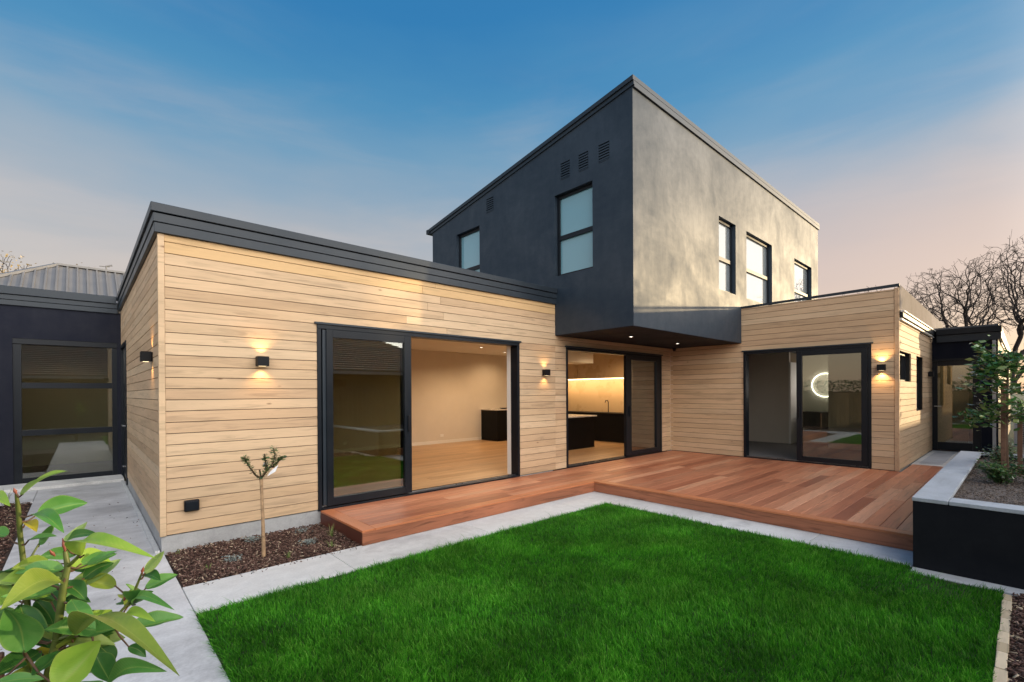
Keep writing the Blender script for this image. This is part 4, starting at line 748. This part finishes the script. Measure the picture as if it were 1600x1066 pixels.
# planter tree, stakes and shrub
pt = empty('planter_tree', (7.5, -5.53, .5), 'young glossy leaved tree tied to stakes in the raised planter', 'tree')
tk = [[(7.5, -5.50, .5, .018), (7.49, -5.49, 1.0, .016), (7.5, -5.50, 1.5, .013), (7.52, -5.51, 2.0, .006)]]; tips = []
for i in range(34):
    z = random.uniform(1.05, 1.95); a = random.uniform(0, 6.283); l = random.uniform(.12, .34) * (1.15 if z < 1.7 else .7); e = (7.5 + math.cos(a) * l, -5.50 + math.sin(a) * l, z + l * random.uniform(.0, .6)); tk.append([(7.495, -5.495, z, .006), ((7.495 + e[0]) / 2, (-5.495 + e[1]) / 2, (z + e[2]) / 2 - .01, .004), (*e, .0025)]); tips.append(e)
V, F = tube(tk, 6); mesh('trunk', V, F, 'twig', pt, (7.5, -5.5, .5), True)
pts = [(e[0] + random.gauss(0, .05), e[1] + random.gauss(0, .05), e[2] + random.gauss(0, .05)) for e in tips for _ in range(38)]
pts += [(7.5 + (e[0] - 7.5) * .55 + random.gauss(0, .05), -5.5 + (e[1] + 5.5) * .55 + random.gauss(0, .05), e[2] + random.gauss(0, .06) - .03) for e in tips for _ in range(7)]
leafcloud('foliage', pts, .088, 'treeleaf', pt, (7.5, -5.5, 1.5), .5)
for x, y, h, lb in ((7.42, -5.47, 1.62, 'brown timber stake left of the planter tree trunk'), (7.72, -5.60, 1.42, 'red brown timber stake right of the planter tree trunk')):
    tag(box('tree_stake', x - .022, x + .022, y - .022, y + .022, .45, h, 'stake', None, .003), lb, 'stake', 'stakes of the planter tree')
tag(mesh('tree_tie', *tube([[(7.44, -5.45, 1.18, .008), (7.52, -5.49, 1.17, .008), (7.70, -5.58, 1.18, .008)]], 6), 'lampblack', None, (7.5, -5.5, 1.18)), 'black rubber tie between planter tree and stakes', 'tree tie')
def shrub(x, y, z, r, h, n, label, size=.04, mat='darkleaf'):
    s = empty('shrub', (x, y, z), label, 'shrub'); T = []; pts = []
    for i in range(16):
        a = random.uniform(0, 6.283); q = random.uniform(.2, 1); e = (x + math.cos(a) * r * q, y + math.sin(a) * r * q, z + h * random.uniform(.5, 1) * (1.1 - q * .5)); T.append([(x, y, z, .006), ((x + e[0]) / 2, (y + e[1]) / 2, z + (e[2] - z) * .6, .004), (*e, .002)])
        for _ in range(n // 16): t_ = random.random() ** .6; pts.append((x + (e[0] - x) * t_ + random.gauss(0, r * .16), y + (e[1] - y) * t_ + random.gauss(0, r * .16), z + (e[2] - z) * t_ + random.gauss(0, h * .08)))
    V, F = tube(T, 5); mesh('stems', V, F, 'twig', s, (x, y, z)); leafcloud('foliage', pts, size, mat, s, (x, y, z + h / 2), .5); return s
shrub(6.75, -5.46, .53, .2, .3, 1100, 'leafy green shrub at the near foot of the planter tree'); shrub(7.95, -5.45, .53, .2, .42, 900, 'dark green shrub behind the foot of the planter tree'); shrub(6.95, -5.72, .53, .22, .36, 900, 'dark shrub at the right edge of the planter')
for x, y in ((-1.45, 4.35), (-1.75, 4.25)): pass
tuftp('grass_tuft', -1.35, 4.02, 20, .22, 'weed', 'small green plant beside the path near the glazed wall', .1)
tag(box('garden_spike_light', -1.36, -1.33, 2.62, 2.65, -.02, .20, 'lampblack', None, .003), 'thin black spike light in the left mulch bed', 'garden light')
pot = empty('plant_pot', (-1.85, 3.3, 0), 'terracotta pot standing in the bed left of the path', 'pot')
V, F = tube([[(-1.85, 3.3, -.01, .09), (-1.85, 3.3, .2, .13), (-1.85, 3.3, .24, .14), (-1.85, 3.3, .25, .125), (-1.85, 3.3, .20, .11), (-1.85, 3.3, .19, .002)]], 20); mesh('body', V, F, 'terracotta', pot, (-1.85, 3.3, 0), True)
# AC unit
ac = empty('air_conditioner', (12.2, -5.7, .16), 'light grey outdoor air conditioner beyond the planter at the right edge', 'air conditioner')
box('casing', 12.0, 12.32, -6.35, -5.50, .50, 1.13, 'acwhite', ac, .01); 
for k in range(17): box('grille_bar', 11.985, 11.999, -6.28, -5.56, .555 + k * .033, .567 + k * .033, 'frame' , ac)
for k in range(9): box('grille_bar', 11.975, 11.9845, -6.27 + k * .087, -6.262 + k * .087, .55, 1.1, 'acwhite', ac)
for y in (-6.2, -5.65): box('foot', 12.03, 12.29, y, y + .05, .16, .499, 'gutterwhite', ac)
# ------------------------------------------------------------------ bare trees
def bare_tree(name, base, h, spread, depth, label, seed, r0=.2, stems=5, mat='bark', lean=(0, 0), cat='tree', up=.9, twig=.012, wob=.55, l0=.25, sh=(.62, .86)):
    rg = random.Random(seed); T = []; tips = []
    def grow(p, d, l, r, k):
        pts = [(*p, r)]; q = Vector(p); dd = Vector(d); n = 4
        for i in range(n):
            dd = (dd + Vector((rg.gauss(0, .17), rg.gauss(0, .17), rg.gauss(0, .12) + .02))).normalized(); q = q + dd * l / n; pts.append((*q, max(r * (1 - .35 * (i + 1) / n), twig)))
        T.append((pts, k))
        if k <= 0: tips.append(tuple(q)); return
        for j in range(3 if rg.random() < .45 else 2):
            nd = (dd + Vector((rg.gauss(0, wob), rg.gauss(0, wob), rg.gauss(.04, wob * .65)))).normalized(); grow(q, nd, l * rg.uniform(*sh), max(r * .62, twig), k - 1)
        if k > 1 and rg.random() < .6:
            i = rg.choice((1, 2)); nd = (dd + Vector((rg.gauss(0, .8), rg.gauss(0, .8), rg.gauss(.05, .4)))).normalized(); grow(Vector(pts[i][:3]), nd, l * .6, max(r * .4, twig), k - 2)
    root = empty(name, base, label, cat); b = Vector(base); tk = b + Vector((lean[0], lean[1], h * .28))
    T.append(([(*b, r0 * 1.25), (*(b.lerp(tk, .5)), r0 * 1.05), (*tk, r0)], 99))
    for s in range(stems):
        a = 6.283 * (s + rg.random() * .6) / stems; grow(tk, Vector((math.cos(a) * spread, math.sin(a) * spread, up)).normalized(), h * l0, r0 * .6, depth)
    for nm, sel, sd in (('trunk', lambda k: k >= depth, 8), ('branches', lambda k: 2 <= k < depth, 5), ('twigs', lambda k: k < 2, 3)):
        P = [p for p, k in T if sel(k)]
        if not P: continue
        V, F = tube(P, sd); o = npmesh(nm, V, F, mat, None, root, True, loc=tuple(base))
        if nm == 'twigs': o['kind'] = 'stuff'
    return root, tips
def crown_tree(name, base, cen, rad, stems, label, seed, natt=5200, step=.19, kill=.235, zlow=.0, mat='bark', rt=.0085):
    """bare tree whose limbs grow towards points spread through a broad rounded crown"""
    g = np.random.default_rng(seed); A = g.normal(size=(natt, 3)); A /= np.linalg.norm(A, axis=1)[:, None]; A *= (g.uniform(0, 1, natt) ** .42)[:, None]; A = A * rad + cen; A = A[A[:, 2] > zlow]
    A[:, 2] += .25 * np.sin(A[:, 1] * 2.1) + .15 * np.sin(A[:, 0] * 3.3)
    P = []; par = []
    for k in range(stems):
        a = 6.283 * k / stems + .4; e = np.array([base[0] + math.cos(a) * .9, base[1] + math.sin(a) * 1.5, cen[2] - rad[2] * .75]); b = np.array(base, float) + [math.cos(a) * .1, math.sin(a) * .1, 0]; n = int(np.linalg.norm(e - b) / step); prev = -1
        for i in range(n + 1):
            q = b + (e - b) * (i / n) ** 1.0; q = q + np.array([math.cos(a), math.sin(a), 0]) * .35 * math.sin(i / n * 3.14) * -1 + g.normal(0, .03, 3); P.append(q); par.append(prev); prev = len(P) - 1
    P = [np.array(p) for p in P]
    for it in range(70):
        if len(A) == 0: break
        N_ = np.array(P); best = np.full(len(A), 1e9); bi = np.zeros(len(A), int)
        for c0 in range(0, len(N_), 1500):
            d_ = ((A[:, None] - N_[None, c0:c0 + 1500]) ** 2).sum(2); m_ = d_.argmin(1); v_ = d_[np.arange(len(A)), m_]; u_ = v_ < best; best[u_] = v_[u_]; bi[u_] = m_[u_] + c0
        A = A[best > kill ** 2]; bi = bi[best > kill ** 2]
        if len(A) == 0: break
        for k in np.unique(bi):
            d_ = (A[bi == k] - N_[k]); d_ /= np.linalg.norm(d_, axis=1)[:, None]; v = d_.mean(0) + g.normal(0, .28, 3)
            if par[k] >= 0: v = v + .5 * (N_[k] - N_[par[k]]) / step
            P.append(N_[k] + v / np.linalg.norm(v) * step); par.append(int(k))
        if len(P) > 13000: break
    n = len(P); ch = [[] for _ in range(n)]
    for i, q in enumerate(par):
        if q >= 0: ch[q].append(i)
    r = np.zeros(n)
    for i in range(n - 1, -1, -1): r[i] = rt if not ch[i] else sum(r[c] ** 2.25 for c in ch[i]) ** (1 / 2.25)
    big = []; small = []
    st = [(i, -1) for i in range(n) if par[i] < 0]
    while st:
        i, q = st.pop(); path = [(*P[q], min(r[q], r[i] * 1.1))] if q >= 0 else []
        while True:
            path.append((*P[i], r[i]))
            if not ch[i]:
                e = np.array(path[-1][:3]); d_ = e - np.array(path[-2][:3]); 
                for _ in range(3): path_t = [(*e, rt * .8), *[(*(e + d_ * f_ + g.normal(0, .07, 3) * f_), rt * .6) for f_ in (.7, 1.4)]]; small.append(path_t)
                break
            c = max(ch[i], key=lambda k: r[k]); st += [(k, i) for k in ch[i] if k != c]; i = c
        (big if path[0][3] > .03 else small).append(path)
    root = empty(name, base, label, 'tree'); o = mesh('trunk', *tube(big, 7), mat, root, base, True)
    V, F = tube(small, 4); o = npmesh('twigs', V, F, mat, None, root, True, loc=tuple(base)); o['kind'] = 'stuff'
    return root
crown_tree('bare_tree', (30, -4.9, 0), np.array([30, -5.0, 5.45]), np.array([3.4, 3.8, 2.25]), 6, 'large bare spreading tree rising behind the dark porch', 3, zlow=4.2)
for i, (x, y, z) in enumerate(((62, -27, 6.2), (66, -34, 6.0), (74, -30, 7.0))): bare_tree('bare_tree', (x, y, 0), z, .8, 5, ['nearest bare tree behind the camera, mirrored in the upper windows', 'middle bare tree behind the camera, mirrored in the upper windows', 'farthest bare tree behind the camera, mirrored in the upper windows'][i], 60 + i, .2, 5, up=.8, twig=.02)
for i, (x, y, z) in enumerate(((45, 5.2, 9.9), (46, 3.7, 10.0), (45, 2.3, 10.3))): bare_tree('bare_tree', (x, y, 0), z - 1.1, .5, 5, ['leftmost tiny bare treetop just right of the tower', 'middle faint bare treetop between tower and wing corner', 'rightmost distant bare treetop above the right wing roof'][i], 40 + i, .2, 4, up=1.3, twig=.014)
at_, tips = bare_tree('autumn_tree', (-3.4, 25, 0), 7.6, .9, 5, 'sparse tree with pale autumn leaves behind the roof at the far left', 9, .14, 5, up=.9, twig=.01)
leafcloud('foliage', [(t[0] + random.gauss(0, .22), t[1] + random.gauss(0, .22), t[2] + random.gauss(0, .2)) for t in tips for _ in range(5)], .12, 'autumn', at_, (-3.4, 25, 5), .7)
# ------------------------------------------------------------------ neighbour with ribbed hip roof, upper left
nb = empty('neighbour_house', (1, 18, 0), 'neighbouring house with grey ribbed metal hip roof on the far left', 'house')
box('wall', -4.2, 8, 15, 22, 0, 4.0, 'tanwall', nb)
ex0, ex1, ey0, ey1, ez = -4.6, 8.4, 14.6, 22.4, 4.0; ry = 18.5; rz = 6.34; rx0 = -1.19; rx1 = 5
V = [(ex0, ey0, ez), (ex1, ey0, ez), (ex1, ey1, ez), (ex0, ey1, ez), (rx0, ry, rz), (rx1, ry, rz)]
mesh('roof', V, [(0, 1, 5, 4), (1, 2, 5), (2, 3, 4, 5), (3, 0, 4), (3, 2, 1, 0)], 'galv', nb, (1, 18, 4))
def rib(name, p, q, wd, hh):
    p, q = Vector(p), Vector(q); d_ = (q - p).normalized(); s = d_.cross(Vector((0, 0, 1))).normalized() * wd; u = s.cross(d_).normalized(); u = u if u.z > 0 else -u
    V = [tuple(a + b * s_ + u * h_) for a in (p, q) for b, s_, h_ in ((s, 1, -.02), (s, .7, hh), (s, -.7, hh), (s, -1, -.02))]; mesh(name, V, [(0, 1, 2, 3), (7, 6, 5, 4), (0, 4, 5, 1), (1, 5, 6, 2), (2, 6, 7, 3), (3, 7, 4, 0)], 'galv', nb, p)
x = ex0 + .2
while x < 6.5:
    t_ = 1.0 if x >= rx0 else (x - ex0) / (rx0 - ex0)
    rib('roof_rib', (x, ey0, ez), (x, ey0 + (ry - ey0) * t_, ez + (rz - ez) * t_), .035, .045); x += .27
for y_ in [ey0 + .3 * k for k in range(1, 14)]:
    t_ = (y_ - ey0) / (ry - ey0)
    if t_ < 1: rib('roof_rib', (ex0, y_, ez), (ex0 + (rx0 - ex0) * t_, y_, ez + (rz - ez) * t_), .035, .045)
rib('ridge_cap', (rx0, ry, rz), (rx1, ry, rz), .14, .06); rib('ridge_cap', (ex0, ey0, ez), (rx0, ry, rz), .12, .06); rib('ridge_cap', (ex0, ey1, ez), (rx0, ry, rz), .12, .06)
an = empty('roof_vent', (.2, ry, rz), 'small bent vent on the ridge of the ribbed roof', 'vent'); V, F = tube([[(.2, ry, rz - .02, .03), (.2, ry, rz + .2, .03), (.38, ry, rz + .26, .035)], [(-.0, ry, rz + .17, .015), (.3, ry, rz + .19, .015)]], 6); mesh('pipe', V, F, 'galv', an, (.2, ry, rz))
# ------------------------------------------------------------------ garden boundary and neighbours behind the camera (seen in the glass), and an added sun-blocking hedge
def paling(x0, y0, x1, y1, h, label):
    f_ = empty('paling_fence', ((x0 + x1) / 2, (y0 + y1) / 2, 0), label, 'fence'); L0 = math.hypot(x1 - x0, y1 - y0); n = int(L0 / .15); ax = 'x' if abs(x1 - x0) > abs(y1 - y0) else 'y'
    for k in range(n):
        c = k * .15 + .075
        if ax == 'x': box('paling', min(x0, x1) + c - .07, min(x0, x1) + c + .07, y0 - .01, y0 + .01, -.05, h, 'fencewood', f_)
        else: box('paling', x0 - .01, x0 + .01, min(y0, y1) + c - .07, min(y0, y1) + c + .07, -.05, h, 'fencewood', f_)
    for z in (.4, h - .3):
        if ax == 'x': box('rail', x0, x1, y0 - .06, y0 - .011, z, z + .09, 'fencewood', f_)
        else: box('rail', x0 - .06, x0 - .011, y0, y1, z, z + .09, 'fencewood', f_)
    return f_
paling(-3.6, -8.2, 27, -8.2, 1.75, 'stained paling fence behind the camera along the garden'); paling(-3.6, -8.2, -3.6, 4.5, 1.45, 'stained paling fence along the left side of the garden')
def hedge(name, x0, x1, y0, y1, h, n, label, size=.12):
    o = empty(name, ((x0 + x1) / 2, (y0 + y1) / 2, 0), label, 'hedge'); pts = np.stack([RNG.uniform(x0, x1, n), RNG.uniform(y0, y1, n), RNG.uniform(.1, 1, n) ** .8 * h], 1)
    pts[:, 2] += .12 * np.sin(pts[:, 0] * 2.3) * pts[:, 2] / h; leafcloud('foliage', pts, size, 'hedge', o, ((x0 + x1) / 2, (y0 + y1) / 2, h / 2), .6)
    P = [[(x, (y0 + y1) / 2, -.05, .05), (x, (y0 + y1) / 2, h * .8, .02)] for x in np.arange(x0 + .3, x1, .8)]; V, F = tube(P, 6); mesh('stems', V, F, 'bark', o, ((x0 + x1) / 2, (y0 + y1) / 2, 0))
    box('inner_twigs', x0 + .25, x1 - .25, y0 + .25, y1 - .25, 0, h - .4, 'bark', o)
hedge('sun_block_hedge', 9.6, 14.25, -8.0, -6.7, 6.3, 20000, 'added unseen tall hedge right of the planter, blocking sun from the long wall', .16)  # added out of view to keep the low sun off the long wall
hedge('garden_hedge', -5.6, -4.2, -4, 6, 1.9, 12000, 'low dark hedge along the left boundary')
nh = empty('tiled_house', (6, -14, 0), 'old neighbouring house with brown tiled hip roof behind the camera', 'house')
holewall('wall', 'x', -8, 12.5, -12.0, -12.2, -.05, 2.40, [(1, 2.6, .9, 2.1), (5.5, 7.0, .9, 2.1)], 'oldwall', nh); box('wall', -8, 12.5, -17.9, -12.201, -.05, 2.39, 'oldwall', nh)
for a in (1, 5.5):
    ww = box('window', a, a + 1.6 - (.1 if a > 2 else 0), -12.16, -12.12, .9, 2.1, 'black_cab', nh); box('frame', a + .72, a + .78, -12.119, -12.09, .9, 2.1, 'reveal', ww)
K = 17; e0 = Vector((-2.6, -11.5, 2.39)); 
for k in range(K):                                             # tile courses, each a thin overlapping step
    a0, a1 = k / K, (k + 1) / K + .02; Z = lambda a: 2.39 + 1.66 * a; Y = lambda a: -11.5 - 3.5 * a; XL = lambda a: -8.6 + 3.5 * a; XR = lambda a: 13.1 - 3.5 * a
    V = [(XL(a0), Y(a0), Z(a0) + .075), (XR(a0), Y(a0), Z(a0) + .075), (XR(a1), Y(a1), Z(a1) + .012), (XL(a1), Y(a1), Z(a1) + .012), (XL(a0), Y(a0), Z(a0)), (XR(a0), Y(a0), Z(a0)), (XR(a1), Y(a1), Z(a1) - .02), (XL(a1), Y(a1), Z(a1) - .02)]
    mesh('tile_course', V, [(0, 1, 2, 3), (7, 6, 5, 4), (0, 4, 5, 1), (1, 5, 6, 2), (2, 6, 7, 3), (3, 7, 4, 0)], 'rooftile', nh, V[0])
mesh('roof', [(13.1, -11.5, 2.38), (9.6, -15.0, 4.04), (-5.1, -15.0, 4.04), (-8.6, -11.5, 2.38), (13.1, -18.5, 2.38), (-8.6, -18.5, 2.38)], [(0, 4, 1), (4, 5, 2, 1), (5, 3, 2), (3, 0, 1, 2)], 'rooftile', nh, (5, -15, 3))
box('gutter', -8.65, 13.15, -11.56, -11.46, 2.27, 2.38, 'gutterwhite', nh)
